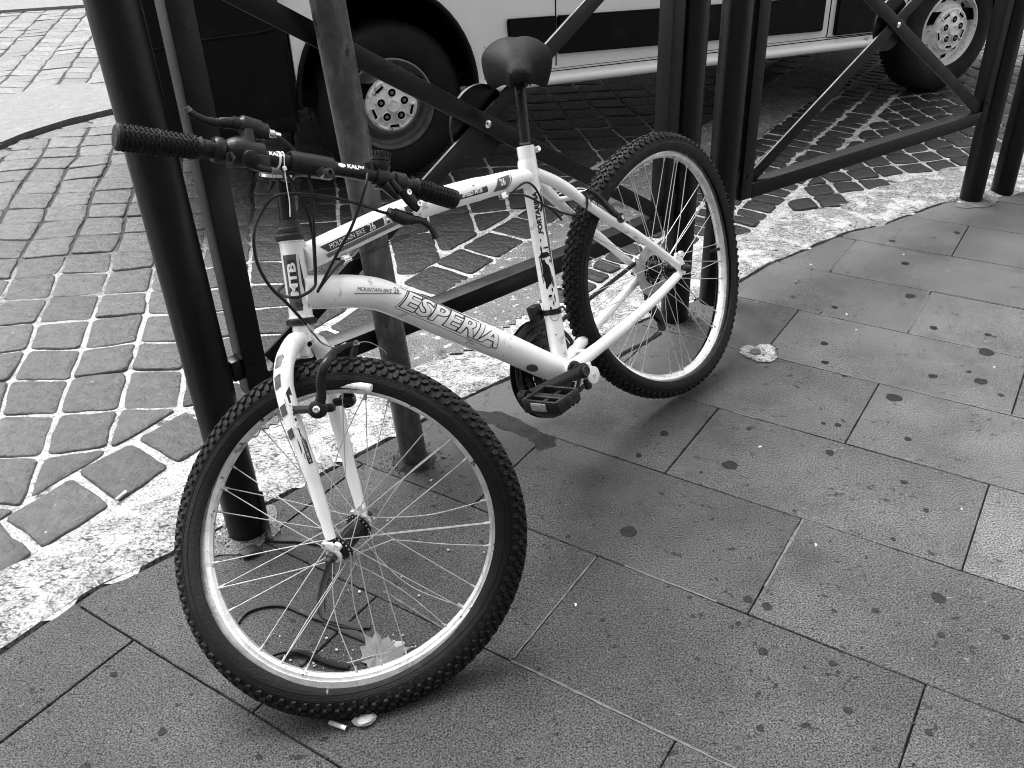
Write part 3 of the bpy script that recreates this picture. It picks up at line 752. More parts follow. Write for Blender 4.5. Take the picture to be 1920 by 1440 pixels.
# chipped paint patches on the seat tube (bare dark metal, hand-shaped) and a gray sticker on the down tube
STa,STd=B(.3485,0,.402),(B(.4375,0,-.085)-B(.3485,0,.402)).normalized()
def wrap_fn(P0,D,r,side=bn):
    D=D.normalized(); e1=(side-D*side.dot(D)).normalized(); e2=D.cross(e1)
    if e2.dot(bz)<-.2 or (abs(e2.dot(bz))<=.2 and e2.dot(bx)>0 and False): e2=-e2
    def f(a,b,h=0):
        ph=b/r; return P0+D*a+(e1*math.cos(ph)+e2*math.sin(ph))*(r+h)
    return f
def wrap_bm(bm,f,h,cut=.004):
    ys=[v.co.y for v in bm.verts]
    if not ys: return
    y=math.floor(min(ys)/cut)*cut+cut
    while y<max(ys):
        bmesh.ops.bisect_plane(bm,geom=bm.verts[:]+bm.edges[:]+bm.faces[:],plane_co=(0,y,0),plane_no=(0,1,0)); y+=cut
    for v in bm.verts: v.co=f(v.co.x,v.co.y,h)
def textbm(s,size,bold=0,shear=0,space=1,sx=1,rot90=False):
    cu=bpy.data.curves.new('t','FONT'); cu.body=s; cu.size=size; cu.offset=bold; cu.shear=shear; cu.space_character=space; cu.align_x='CENTER'; cu.align_y='CENTER'; cu.resolution_u=3
    o=bpy.data.objects.new('t',cu); COL.objects.link(o); dg=bpy.context.evaluated_depsgraph_get(); me=bpy.data.meshes.new_from_object(o.evaluated_get(dg))
    bm=bmesh.new(); bm.from_mesh(me); bpy.data.objects.remove(o); bpy.data.meshes.remove(me); bpy.data.curves.remove(cu)
    for v in bm.verts: v.co.x*=sx
    if rot90:
        for v in bm.verts: v.co=V((-v.co.y,v.co.x,0))
    return bm
def polybm(pts):
    bm=new(); bm.faces.new([bm.verts.new((x,y,0)) for x,y in pts]); bmesh.ops.triangulate(bm,faces=bm.faces[:]); return bm
def decal(name,bm,f,h,m,off=(0,0),cut=.004,parent=None):
    for v in bm.verts: v.co.x+=off[0]; v.co.y+=off[1]
    wrap_bm(bm,f,h,cut); me_n=finish(name,bm,m,parent or fr,smooth=False)
    return me_n
# down tube straight part
D0,D1=B(.83,0,.2335),B(.483,0,-.058)
fD=wrap_fn(B(.812,0,.2165),B(.483,0,-.060)-B(.812,0,.2165),.0305)
decal('lettering_outline',textbm('ESPERIA',.052,bold=.0027,shear=.3,sx=1.42,space=1.0),fD,.0006,M['decalblack'],(.122,.0005))
decal('lettering',textbm('ESPERIA',.052,bold=.0010,shear=.3,sx=1.42,space=1.0),fD,.0011,M['decalwhite'],(.122,.0005))
decal('decal_frame',polybm([(.0,-.0225),(.252,-.0225),(.266,.020),(.2648,.0205),(.2508,-.0215),(.0015,-.0215)]),fD,.0005,M['decalblack'],(-.012,.0))
decal('decal_frame',polybm([(.0,-.0215),(.0012,-.0215),(.020,.0195),(.018,.0195)]),fD,.0005,M['decalblack'],(-.012,.0))
decal('decal_stripe',polybm([(0.0,.0245),(.30,.0235),(.385,.0165),(.30,.0262),(.02,.0285)]),fD,.0005,M['decalblack'],(.01,0))
decal('decal_stripe',polybm([(-.02,.0215),(.37,.0155),(.37,.0165),(-.02,.0228)]),fD,.0005,M['decalblack'],(.01,0))
# bent part: small text
fD2=wrap_fn(B(.939,0,.279),B(.838,0,.2365)-B(.939,0,.279),.0310)
decal('lettering',textbm('MOUNTAIN BIKE',.0105,shear=.3,sx=.95),fD2,.0008,M['decalblack'],(.074,.0045))
decal('lettering',textbm('26',.017,shear=.2,sx=.8),fD2,.0008,M['decalblack'],(.123,.0065))
decal('decal_stripe',polybm([(.03,-.0045),(.135,.0005),(.135,.0017),(.03,-.0033)]),fD2,.0006,M['decalblack'])
# bike sticker near the bottom bracket
decal('sticker',polybm([(.0+.016*math.cos(t*PI/8),.010*math.sin(t*PI/8)) for t in range(16)]),fD,.0006,M['decalgray'],(.372,-.026))
# top tube decals
fT=wrap_fn(B(.95,0,.3525),B(.756,0,.3640)-B(.95,0,.3525),.0243)
decal('decal_panel',polybm([(.008,.0085),(.235,.0085),(.235,-.0055),(.020,-.0055)]),fT,.0005,M['decalblack'])
decal('lettering',textbm('MOUNTAIN BIKE',.0125,sx=.88),fT,.0010,M['decalwhite'],(.068,.0012))
decal('lettering',textbm('26',.0185,bold=.0004,sx=.85),fT,.0010,M['decalwhite'],(.127,.0018))
decal('lettering',textbm('MTB',.0215,bold=.0012,sx=1.35,shear=.2),fT,.0010,M['decalwhite'],(.183,.0012))
for k in range(5): decal('decal_stripe',polybm([(.014+.001*k,-.0078-.0019*k),(.31,-.0078-.0019*k),(.31,-.0091-.0019*k),(.014+.001*k,-.0091-.0019*k)]),fT,.0005,M['decalgray' if k%2 else 'decalblack'])
fT2=wrap_fn(B(.68,0,.3635),B(.44,0,.3465)-B(.68,0,.3635),.0232)
decal('decal_panel',polybm([(.075,.001),(.165,.0035),(.165,-.0085),(.075,-.0085)]),fT2,.0012,M['decalblack'])
decal('lettering',textbm('SPEED MTB',.0115,bold=.0005,sx=1.0,shear=.15),fT2,.0017,M['decalwhite'],(.120,-.0018))
decal('decal_panel',polybm([(.182,-.013),(.193,-.002),(.199,.008),(.204,.0125),(.238,.0145),(.236,.004),(.226,-.008),(.217,-.014)]),fT2,.0004,M['decalgray'])
decal('lettering',textbm('26',.0185,bold=.0007,sx=.8),fT2,.0010,M['decalwhite'],(.212,.002))
decal('decal_stripe',polybm([(.2415,.0145),(.2435,.0145),(.2405,.004),(.231,-.009),(.222,-.0145),(.219,-.0145),(.229,-.0085),(.2385,.004)]),fT2,.0010,M['decalblack'])
# seat tube
toC_=(V((0,0,1.268))-B(.39,0,.2)).normalized(); fS=wrap_fn(STa,STd,.0195,side=toC_*.85+bn*.3)
def fS_(a,b,h=0): return fS(a,b,h)
decal('lettering',textbm('FORTARIMA',.0125,bold=.0006,sx=1.25),lambda a,b,h:fS(a,b,h),.0008,M['decalblack'],(.0,.0)) if False else None
bmx=textbm('FORTARIMA',.0135,bold=.0007,sx=1.22)
for v in bmx.verts: v.co=V((-v.co.x+.145,v.co.y,0))
wrap_bm(bmx,fS,.0008); finish('lettering',bmx,M['decalblack'],fr,smooth=False)
rng=random.Random(8)
def chip(a,b,l,w_,ang=0,n=26,m='blackmetal',h=.0006):
    pts=[]; sd=rng.random()*99
    for k in range(n):
        t=2*PI*k/n; rr=1+.55*noise.noise(V((math.cos(t)*2.2,math.sin(t)*2.2,sd)))+.25*noise.noise(V((math.cos(t)*6,math.sin(t)*6,sd)))
        pts.append((a+l*rr*math.cos(t),b+w_*rr*math.sin(t)))
    decal('paint_chip',polybm(pts),fS,h,M[m])
chip(.238,.000,.006,.014); chip(.278,.002,.026,.0085); chip(.262,.004,.012,.006); chip(.315,-.004,.004,.002); chip(.328,.003,.003,.004); chip(.345,-.002,.005,.0015); chip(.222,-.006,.002,.006); chip(.252,-.010,.004,.002); chip(.300,-.009,.012,.0022,m='decalgray'); chip(.20,-.015,.05,.0035,m='decalgray'); chip(.13,-.0165,.03,.0030,m='decalgray'); chip(.27,.0125,.03,.0015,m='decalgray'); chip(.37,.0,.003,.001); chip(.225,.006,.008,.0016); chip(.248,.009,.010,.0018); chip(.293,-.006,.010,.0012); chip(.306,.007,.007,.0022); chip(.334,-.007,.009,.0014); chip(.355,.006,.004,.002); chip(.205,.004,.004,.0012); chip(.19,-.004,.003,.0015); chip(.415,.004,.002,.0012)
decal('sticker',polybm([(.372+.013*math.cos(t*PI/10),.0+.011*math.sin(t*PI/10)) for t in range(20)]),fS,.0004,M['decalgray'])
decal('sticker',polybm([(.372+.0118*math.cos(t*PI/10),.0+.0098*math.sin(t*PI/10)) for t in range(20)]),fS,.0007,M['decalwhite'])
bmx=textbm('400',.010,bold=.0005)
for v in bmx.verts: v.co=V((.366-v.co.y,-v.co.x,0))
wrap_bm(bmx,fS,.001); finish('lettering',bmx,M['decalblack'],fr,smooth=False)
# head tube badge
fH=wrap_fn(HT,HB-HT,.0205,side=(V((0,0,1.268))-HT).normalized()*.9+bn*.1)
def hb(pts,m,h): decal('badge',polybm(pts),fH,h,M[m])
hb([(.025,-.004),(.122,-.004),(.122,.014),(.118,.019),(.025,.021)],'decalgray',.0004)
hb([(.025,-.008),(.118,-.018),(.119,-.016),(.075,-.008)],'decalblack',.0004)
hb([(.030,-.0035),(.095,-.0035),(.118,-.012),(.119,-.0145),(.094,-.006),(.030,-.006)],'decalwhite',.0008)
hb([(.034,.0),(.098,.0),(.098,.0125),(.034,.0125)],'decalblack',.0008)
bmx=textbm('MTB',.0235,bold=.001,sx=1.25)
for v in bmx.verts: v.co=V((.068-v.co.x,.006+v.co.y*.78,0))
wrap_bm(bmx,fH,.0013); finish('lettering',bmx,M['decalwhite'],fr,smooth=False)
bmx=textbm('26',.011,bold=.0004)
for v in bmx.verts: v.co=V((.112-v.co.y,-v.co.x*1.1+.001,0))
wrap_bm(bmx,fH,.0012); finish('lettering',bmx,M['decalblack'],fr,smooth=False)
# seat stay lettering
fY=wrap_fn(B(.30,.026,.298),B(.10,.055,.104)-B(.30,.026,.298),.0118)
decal('decal_panel',polybm([(.065,-.0005),(.190,.001),(.190,.0065),(.068,.006)]),fY,.0008,M['decalblack'])
decal('lettering',textbm('ALL TERRAIN BIKE 26',.0062,bold=.0002,sx=1.5),fY,.0013,M['decalwhite'],(.130,.0032))

# --- headset, stem, handlebar
sa=(HT-HB).normalized()
bm=new(); lathe(bm,HT,sa,[(-.001,.0),(-.001,.0225),(.002,.0255),(.008,.0265),(.010,.0215),(.012,.0205),(.014,.0215),(.020,.0215),(.022,.0195),(.034,.0190),(.034,.0155),(.036,0)],32)
for k in range(6):
    pass
bp('headset_cup',bm,M['rust'])
bm=new(); lathe(bm,HB,-sa,[(-.001,0),(-.001,.022),(.002,.0265),(.009,.0268),(.012,.022),(.013,0)],32); bp('headset_cup',bm,M['plastic'])
qt=HT+sa*.118; clampc=B(.953,.083,.4985)
bm=new(); tube(bm,[HT+sa*.03,qt-sa*.018],[.0158,.0152],24); 
tube(bm,smoothpath([qt-sa*.03,qt-sa*.008+ (clampc-qt).normalized()*.008,qt.lerp(clampc,.5),clampc],5),[.0175,.0165,.015,.0155],22)
lathe(bm,qt-sa*.012,sa,[(-.004,.0),(-.004,.0165),(.006,.0165),(.009,.010),(.009,0)],24)
BAR=[(1.2204,.055,.6140),(1.096,.07,.5623),(1.0303,.078,.5337),(.958,.085,.5012),(.8822,.092,.4697),(.824,.1,.4409),(.7837,.107,.4165),(.6923,.115,.3622)]
BP=BL(BAR); bd=(BP[4]-BP[2]).normalized()
cc=B(.945,.0862,.4955)
lathe(bm,cc,bd,[(-.038,.0150),(-.038,.0185),(-.034,.0195),(.034,.0195),(.038,.0185),(.038,.0150)],30)
tube(bm,[cc+bz*-.010+bn*.022+bx*-.0,cc+bz*-.022+bn*.026],[.008,.0075],14)
bp('stem',bm,M['blackmetal'])
bm=new(); lathe(bm,cc+bz*-.020+bn*.030-bx*.012,bn,[(-.012,.0085),(0,.0085),(.001,.0045),(-.004,.0045),(-.004,0)],18); bp('clamp_bolt',bm,M['rust'])
bm=new(); tube(bm,smoothpath(BP,5),.0125,24); 
hbar=bp('handlebar',bm,M['blackmetal'])
fB=wrap_fn(B(.9150,.0885,.4830),BP[4]-BP[3],.0127)
decal('lettering',textbm('KALIN',.0115,bold=.0005,sx=1.0,shear=.1),fB,.0005,M['decalwhite'],(.046,.006),parent=hbar)
decal('emblem',polybm([(.020+.007*math.cos(t*PI/8),.006+.0042*math.sin(t*PI/8)) for t in range(16)]),fB,.0005,M['decalwhite'],parent=hbar)
fB2=wrap_fn(B(1.03,.078,.5337),BP[3]-BP[2],.0127)
decal('lettering',textbm('KALIN',.0095,bold=.0004,sx=1.0,shear=.1),fB2,.0005,M['decalwhite'],(.030,.006),parent=hbar)
def grip(a,b,r0,r1):
    bm=new(); a,b=V(a),V(b); d=(b-a).normalized(); L=(b-a).length
    lathe(bm,a,d,[(-.004,0),(-.004,r0*.85),(-.001,r0*1.03),(.004,r0*1.03),(.006,r0*.95),(L*.86,r1*.95),(L*.88,r1*1.08),(L*.90,r1*.9),(L*.92,r1*.88),(L,r1*.82),(L,0)],32)
    x,y=frame(d); n=int(L*.84/.0072)
    for i in range(n):
        s=.009+i*.0072; rr=(r0+(r1-r0)*s/L)*.95
        for k in range(10):
            a1=2*PI*k/10+(.0 if i%2 else 0)
            for sg in (-1,1):
                am=a1+sg*.16; e=x*math.cos(am)+y*math.sin(am); t_=d.cross(e); ax=(t_*1.0+d*sg*.75).normalized(); az=ax.cross(e)
                box(bm,a+d*(s)+e*(rr+.0006),ax,e,az,.0032,.0013,.0012,0)
        if i%7==6:
            e0=a+d*(s+.0036); lathe(bm,e0,d,[(-.0012,rr),(-.0012,rr+.0026),(.0012,rr+.0026),(.0012,rr)],32)
    return bm
bp('grip',grip(BP[0],BP[1]+(BP[0]-BP[1])*.0,.0195,.0165),M['rubber'])
bp('grip',grip(BP[7],B(.775,.1075,.4115),.0175,.0165),M['rubber'])
# --- left brake lever (turned up) and shifter
bm=new()
tube(bm,smoothpath(BL([(1.0981,.05,.628),(1.0849,.05,.6140),(1.0647,.052,.6010),(1.0421,.055,.5950),(1.0132,.058,.584)]),5),[.0062,.0065,.0075,.0088,.0095],16,flat=(bn,.75))
tube(bm,smoothpath(BL([(1.036,.056,.594),(1.018,.057,.585),(.998,.058,.573),(.984,.058,.566)]),5),[.0105,.0155,.016,.0135],18,flat=(bn,.8))
lathe(bm,B(1.028,.073,.5375),(BP[1]-BP[2]),[(-.012,.0125),(-.012,.0195),(.012,.0195),(.012,.0125)],24)
tube(bm,BL([(1.028,.066,.552),(1.018,.060,.575)]),[.012,.011],12)
lathe(bm,B(1.086,.0715,.5585),(BP[1]-BP[2]),[(-.008,.0125),(-.008,.0185),(-.004,.0205),(.004,.0205),(.008,.0185),(.008,.0125)],24)
box(bm,B(1.080,.086,.543),bx,bn,bz,.007,.006,.008,.003); tube(bm,BL([(1.078,.092,.548),(1.078,.096,.538)]),.0035,8)
bl=bp('brake_lever',bm,M['blackmetal'])
bm=new(); tube(bm,BL([(1.099,.05,.632),(1.0965,.05,.6245)]),[.006,.0075],12); bp('worn_tip',bm,M['galv'],bl)
bm=new(); lathe(bm,B(.984,.058,.566),B(.9693,.058,.5588)-B(.984,.058,.566),[(0,.0075),(.003,.008),(.005,.0058),(.008,.0062),(.012,.0068),(.014,.005),(.024,.0048)],16); bp('barrel_adjuster',bm,M['chrome'],bl)
bm=new(); d=(BP[1]-BP[2]).normalized()
lathe(bm,B(1.058,.0745,.5485),d,[(-.020,.013),(-.020,.021),(-.012,.0235),(.006,.0225),(.014,.019),(.019,.0145)],28)
box(bm,B(1.035,.088,.523),d,bn,d.cross(bn),.016,.010,.013,.005); tube(bm,BL([(1.045,.066,.560),(1.025,.062,.5600)]),[.013,.007],14)
lathe(bm,B(1.052,.096,.532),BV(.2,1,-.3),[(0,.014),(.005,.0135),(.008,.009),(.0085,0)],24)
tube(bm,smoothpath(BL([(1.056,.09,.530),(1.043,.098,.515),(1.025,.098,.507)]),4),[.006,.0055,.005],10,flat=(bn,.5))
bp('shifter',bm,M['plastic'])
# --- right shifter pod, bracket and brake lever
bm=new()
d=(BP[5]-BP[4]).normalized(); pu=(B(.8097,.1,.4761)-B(.8262,.098,.4409)).normalized()
lathe(bm,B(.8262,.098,.4409),d,[(-.011,.0125),(-.011,.019),(.011,.019),(.011,.0125)],24)
pc=B(.820,.099,.455)
lathe(bm,pc,pu,[(-.004,.0),(-.004,.014),(.004,.0175),(.009,.0175),(.010,.0155),(.014,.0155),(.0145,.0175),(.021,.0175),(.0215,.0160),(.026,.0165),(.030,.0155),(.031,.012),(.031,0)],28)
for k in range(14):
    a=2*PI*k/14; x,y=frame(pu); e=x*math.cos(a)+y*math.sin(a); box(bm,pc+pu*.0255+e*.0165,e,pu.cross(e),pu,.0015,.002,.004,0)
box(bm,B(.8405,.101,.4640),bx,bn,bz,.006,.006,.010,.002)
tube(bm,BL([(.828,.108,.428),(.822,.114,.412),(.816,.114,.402)]),[.010,.008,.006],12); tube(bm,BL([(.816,.115,.43),(.812,.125,.408)]),[.006,.005],10)
bp('shifter',bm,M['plastic'])
bm=new()
lathe(bm,B(.796,.1045,.4235),d,[(-.010,.0125),(-.010,.0185),(.010,.0185),(.010,.0125)],24)
tube(bm,smoothpath(BL([(.7984,.110,.418),(.791,.112,.400),(.781,.112,.380),(.775,.112,.372)]),4),[.014,.0135,.0125,.011],16,flat=(bn,.6))
tube(bm,smoothpath(BL([(.8365,.104,.3815),(.826,.104,.374),(.808,.104,.362),(.792,.104,.356)]),4),[.0095,.0125,.013,.0115],16,flat=(bn,.75))
br=bp('brake_bracket',bm,M['blackmetal'])
for x,z in ((.792,.403),(.778,.378)):
    bm=new(); lathe(bm,B(x,.1195,z),BV(0,1,.1),[(0,.0052),(.003,.005),(.0032,.003),(.001,.0028),(.001,0)],16); bp('bolt',bm,M['chrome'],br)
bm=new(); tube(bm,smoothpath(BL([(.7986,.105,.3580),(.7866,.106,.3525),(.7768,.106,.349),(.7660,.107,.3400),(.7600,.108,.330),(.7593,.11,.3219),(.7585,.11,.3085)]),4),[.0085,.0075,.0065,.006,.006,.0065,.0072],14,flat=(bn,.7)); bp('brake_lever',bm,M['blackmetal'])
# --- bell under the bar
bm=new(); bc=B(.987,.045,.500); bu=BV(-.25,.25,.95).normalized()
lathe(bm,bc,bu,[(-.006,0),(-.006,.0235),(-.003,.0262),(0,.0262),(.001,.0245),(.006,.019),(.010,.010),(.011,0)],36); bel=bp('bell',bm,M['rust'])
bm=new(); lathe(bm,bc,bu,[(-.0045,.0252),(-.0045,.0272),(.0005,.0272),(.0005,.0252)],36,closed=True); bp('bell_rim',bm,M['chrome'],bel)
bm=new(); tube(bm,BL([(.975,.03,.493),(.955,.02,.485)]),.006,10); tube(bm,BL([(.995,.045,.49),(1.005,.04,.478)]),[.006,.004],8); bp('bell_bracket',bm,M['blackmetal'],bel)

# --- cables
def cab(pts,r=.0027,m='cable',n=8,name='cable'):
    bm=new(); tube(bm,smoothpath(BL(pts),n),r,10); return bp(name,bm,M[m])
cab([(.9693,.058,.5588),(.9543,.07,.5272),(.9509,.08,.4877),(.96,.08,.442),(.9755,.07,.3842),(.9868,.050,.3213),(.9992,.05,.3035),(1.0302,.05,.2989),(1.0454,.04,.3051),(1.0375,.0,.3124),(1.0053,-.03,.3173),(.97,-.03,.33),(.93,-.02,.34),(.895,.005,.325)])
cab([(1.0237,.06,.5597),(1.0065,.07,.5285),(.9888,.08,.4922),(.9721,.07,.4323),(.9697,.06,.3902),(.9805,.048,.3356),(.985,.046,.322)])
cab([(.8365,.1,.3815),(.847,.1,.386),(.9093,.1,.4237),(.9667,.095,.4516),(1.0281,.09,.4667),(1.0635,.08,.445),(1.0859,.08,.4192),(1.0946,.075,.3792),(1.0862,.07,.336),(1.0616,.06,.2964),(1.0359,.05,.2481)])
cab([(1.0359,.05,.2481),(1.0255,.045,.2256),(1.0112,.034,.2065),(.9859,.028,.1895),(.9603,.022,.1876)],.0019,'chrome',name='brake_noodle')
cab([(1.0375,.0505,.2515),(1.0300,.048,.2350)],.0034,'chrome',3,name='cable_ferrule')
cab([(.8440,.1,.4640),(.8616,.11,.4472),(.8771,.11,.4281),(.9096,.09,.3802),(.9477,.07,.3413),(.9836,.05,.3024),(.9924,.048,.295),(.9784,.042,.3007),(.9332,.03,.3171),(.90,.015,.322)])
for dz in (0,-.0045):
    cab([(.884,.014,.322+dz),(.82,.014,.3235+dz),(.7426,.014,.3235+dz),(.6,.014,.3210+dz),(.474,.014,.3205+dz)],.0008,n=4,name='bare_cable')
cab([(.4539,.018,.320),(.4299,.025,.3300),(.4031,.026,.3321),(.3859,.026,.3192),(.3776,.026,.3016),(.3712,.022,.2791),(.3785,.018,.262)],.0024)
cab([(.4548,.02,.320),(.4197,.03,.3066),(.3807,.035,.2748),(.3335,.035,.2444),(.2989,.035,.2281),(.2744,.042,.2227),(.2626,.047,.2321),(.2521,.047,.2514),(.2535,.040,.2655),(.262,.02,.275)],.0024)
cab([(.2916,-.01,.221),(.3175,.0,.2447),(.3618,.02,.2716)],.0026)
# zip ties
bm=new(); tube(bm,smoothpath(BL([(.9935,.094,.5290),(.9963,.104,.524),(1.0021,.100,.5018),(1.007,.096,.4743),(1.012,.095,.451),(1.0204,.095,.4295)]),5),.0014,6,flat=(bx,.5))
lathe(bm,B(.9975,.080,.519),BP[2]-BP[3],[(-.0018,.0132),(-.0018,.0146),(.0018,.0146),(.0018,.0132)],24,closed=True); box(bm,B(1.0021,.101,.503),bx,bn,bz,.003,.002,.0035,.001)
bp('zip_tie',bm,M['wplastic'])
bm=new(); lathe(bm,B(.2470,.034,.2440),B(.30,.026,.298)-B(.217,.040,.2105),[(-.0022,.0112),(-.0022,.0128),(.0022,.0128),(.0022,.0112)],20,closed=True); bp('zip_tie',bm,M['wplastic'])

# --- seat post and saddle
sp0,sp1=B(.3470,0,.408),B(.3105,0,.540)
bm=new(); tube(bm,[sp0,sp1],.0137,24); bp('seat_post',bm,M['blackmetal'])
# saddle: nose towards the viewer, tail raised behind
C_=sp1+V((0,0,.038)); toC=(V((0,0,1.268))-C_); fwd=V((toC.x+.05,toC.y,0)).normalized(); rt=V((-fwd.y,fwd.x,0)); 
ang=R_(2); f2=(fwd*math.cos(ang)+V((0,0,math.sin(ang)))).normalized(); u2_=rt.cross(f2) if rt.cross(f2).z>0 else f2.cross(rt)
bm=new(); secs=[]
# (pos along nose direction, half width, crown height, skirt drop)
SD=[(-.125,.046,.010,.018,.016),(-.118,.066,.020,.040,.013),(-.100,.076,.026,.062,.006),(-.075,.079,.027,.074,.001),(-.048,.075,.023,.078,0),(-.02,.060,.016,.072,0),(.01,.042,.010,.060,0),(.05,.030,.006,.052,0),(.09,.0265,.002,.048,0),(.118,.025,-.003,.044,0),(.130,.018,-.010,.034,0)]
for s,wd,cr,sk,notch in SD:
    ring=[]; NS=28
    for k in range(NS+1):
        t=-1+2*k/NS; a=abs(t)
        ph=t*R_(122); x=wd*math.sin(ph); cz=math.cos(ph); z=(cr+.020)*cz-.020 if cz>0 else -.020+(sk-.020)*cz/.53
        g=math.exp(-(x/.013)**2); z-=.003*g*(1 if s<.05 else .3)
        so_=-notch*0; ss=s+notch*1.6*math.exp(-(x/.016)**2)
        ring.append(bm.verts.new(C_+f2*ss+rt*x+u2_*(z+.012)))
    secs.append(ring)
for A_,B_ in zip(secs,secs[1:]):
    for k in range(len(A_)-1): bm.faces.new((A_[k],A_[k+1],B_[k+1],B_[k]))
for q in (secs[0],secs[-1]): bm.faces.new(q)
g_=bm.faces[:]; ret=bmesh.ops.solidify(bm,geom=g_,thickness=.004)
sad=bp('saddle',bm,M['saddle'],auto=60)
bm=new()
for sg in (-1,1):
    tube(bm,smoothpath([C_+f2*.11+rt*.012*sg+u2_*-.012,C_+f2*.05+rt*.022*sg+u2_*-.028,C_-f2*.03+rt*.022*sg+u2_*-.028,C_-f2*.09+rt*.035*sg+u2_*-.006],5),.0035,8)
box(bm,C_+u2_*-.030,f2,rt,u2_,.022,.026,.009,.004); tube(bm,[C_+u2_*-.03-rt*.03,C_+u2_*-.03+rt*.03],.005,10)
bp('saddle_rail',bm,M['rust'],sad)

# --- crankset, pedal, chain
bm=new(); lathe(bm,BB,bn,[(.034,0),(.034,.0225),(.040,.0225),(.042,.017),(.042,.008),(.060,.008),(.060,0)],32); bp('bottom_bracket',bm,M['blackmetal'])
ce=B(.4703,.07,-.0878); c0=BB+bn*.058; cend=B(.640,.080,-.0640)
cdir=(cend-ce).normalized()
bm=new(); lathe(bm,c0+BV(.0,.0,0),bn,[(-.012,.0),(-.012,.0175),(.008,.0175),(.012,.013),(.012,.0)],24)
tube(bm,[c0+cdir*.0,c0+cdir*.03,c0+(cend-c0)*.5,cend],[.0165,.0135,.0125,.0115],18,flat=(bn,.62)); lathe(bm,cend,bn,[(-.010,0),(-.010,.0145),(.010,.0145),(.010,0)],20)
bp('crank_arm',bm,M['blackmetal'])
bm=new(); lathe(bm,c0+bn*.012,bn,[(0,.012),(.003,.0115),(.003,.008),(.001,.008),(.001,0)],20); bp('crank_bolt_cap',bm,M['rust'])
bm=new(); cr2=BB-bn*.062; cd2=-cdir; tube(bm,[cr2,cr2+cd2*.165],[.016,.012],18,flat=(bn,.6)); bp('crank_arm',bm,M['blackmetal'])
def pedal(p0,ax,cd,nm='pedal'):
    ax=ax.normalized(); f=(cd-ax*cd.dot(ax)).normalized(); u=ax.cross(f)
    bm=new(); tube(bm,[p0,p0+ax*.105],[.0085,.006],14); c=p0+ax*.062
    for sg in (-1,1):
        box(bm,c+f*.034*sg,ax,f,u,.046,.0035,.0125,.002)
        for k in range(9): box(bm,c+f*.034*sg+ax*(-.040+.010*k)+u*.0135,ax,f,u,.0028,.003,.0022,0)
    for sg in (-1,1):
        box(bm,c+ax*.0445*sg,ax,f,u,.004,.034,.0125,.002)
        for k in range(5): box(bm,c+ax*.0445*sg+f*(-.024+.012*k)+u*.0135,ax,f,u,.003,.003,.002,0)
    box(bm,c,ax,f,u,.044,.010,.009,.003); box(bm,c,ax,f,u,.006,.032,.006,.002)
    p=bp(nm,bm,M['blackmetal'])
    bm=new(); box(bm,c+f*.0385,ax,f,u,.020,.0015,.0085,.001); bp('reflector',bm,M['reflector'],p)
    bm=new(); lathe(bm,p0+ax*.108,ax,[(-.004,.010),(.003,.010),(.004,.007),(.004,0)],18); bp('pedal_cap',bm,M['plastic'],p)
pedal(cend+bn*.010,bn+bz*-.06,bx)
pedal(cr2+cd2*.165-bn*.01,-bn,bx)
# chainrings with protective ring
bm=new(); cc2=BB-bn*.050
lathe(bm,cc2+bn*.009,bn,[(-.0015,.098),(-.0015,.108),(.0015,.108),(.0015,.098)],72,closed=True)
lathe(bm,cc2-bn*.009,bn,[(-.0015,.092),(-.0015,.108),(.0015,.108),(.0015,.092)],72,closed=True)
for off,R,nt_ in ((0,.094,46),(.0075,.078,38),(.015,.058,28)):
    lathe(bm,cc2+bn*off,bn,[(-.0012,R-.022),(-.0012,R),(.0012,R),(.0012,R-.022)],72,closed=True)
    for k in range(nt_):
        a=2*PI*k/nt_; e=bx*math.cos(a)+bz*math.sin(a); box(bm,cc2+bn*off+e*(R+.002),e,bx*-math.sin(a)+bz*math.cos(a),bn,.0025,.0022,.0011,0)
for k in range(5):
    a=2*PI*k/5+.3; e=bx*math.cos(a)+bz*math.sin(a); bar(bm,cc2+e*.015,cc2+e*.085,.016,.005,up=bn,bev=.001)
bp('chainring',bm,M['blackmetal'])
def chain(pts,name='chain'):
    P=smoothpath(BL(pts),12) if len(pts)>2 else [B(pts[0]).lerp(B(pts[1]),i/40) for i in range(41)]
    bm=new(); acc=0; last=P[0]; i=0
    L=[0]
    for a,b in zip(P,P[1:]): L.append(L[-1]+(b-a).length)
    n=int(L[-1]/.0075); q=[]
    for k in range(n+1):
        s=k*.0075; j=next((j for j in range(len(L)-1) if L[j+1]>=s),len(L)-2); t=(s-L[j])/max(1e-9,L[j+1]-L[j]); q.append(P[j].lerp(P[j+1],t))
    for k in range(n):
        a,b=q[k],q[k+1]; d=(b-a).normalized(); u=d.cross(bn).normalized(); w_=.0032 if k%2 else .0022
        for sg in (-1,1): box(bm,(a+b)/2+bn*w_*sg,d,bn,u,.0052,.0007,.0042,0)
        tube(bm,[a-bn*.0022,a+bn*.0022],.0032,8)
    return bp(name,bm,M['rust'])
# upper and lower runs, with the chain wrapped on the ring
up=[(.437+.094*math.cos(t),-.0455,-.092+.094*math.sin(t)) for t in [math.pi*(.55+.075*k) for k in range(13)]]
chain([(.035,-.045,.034),(.22,-.045,.013)]+[(.437+.094*math.cos(R_(112-18*k)),-.045,-.092+.094*math.sin(R_(112-18*k))) for k in range(12)]+[(.2093,-.045,-.1587),(.08,-.045,-.166),(.005,-.046,-.168)])
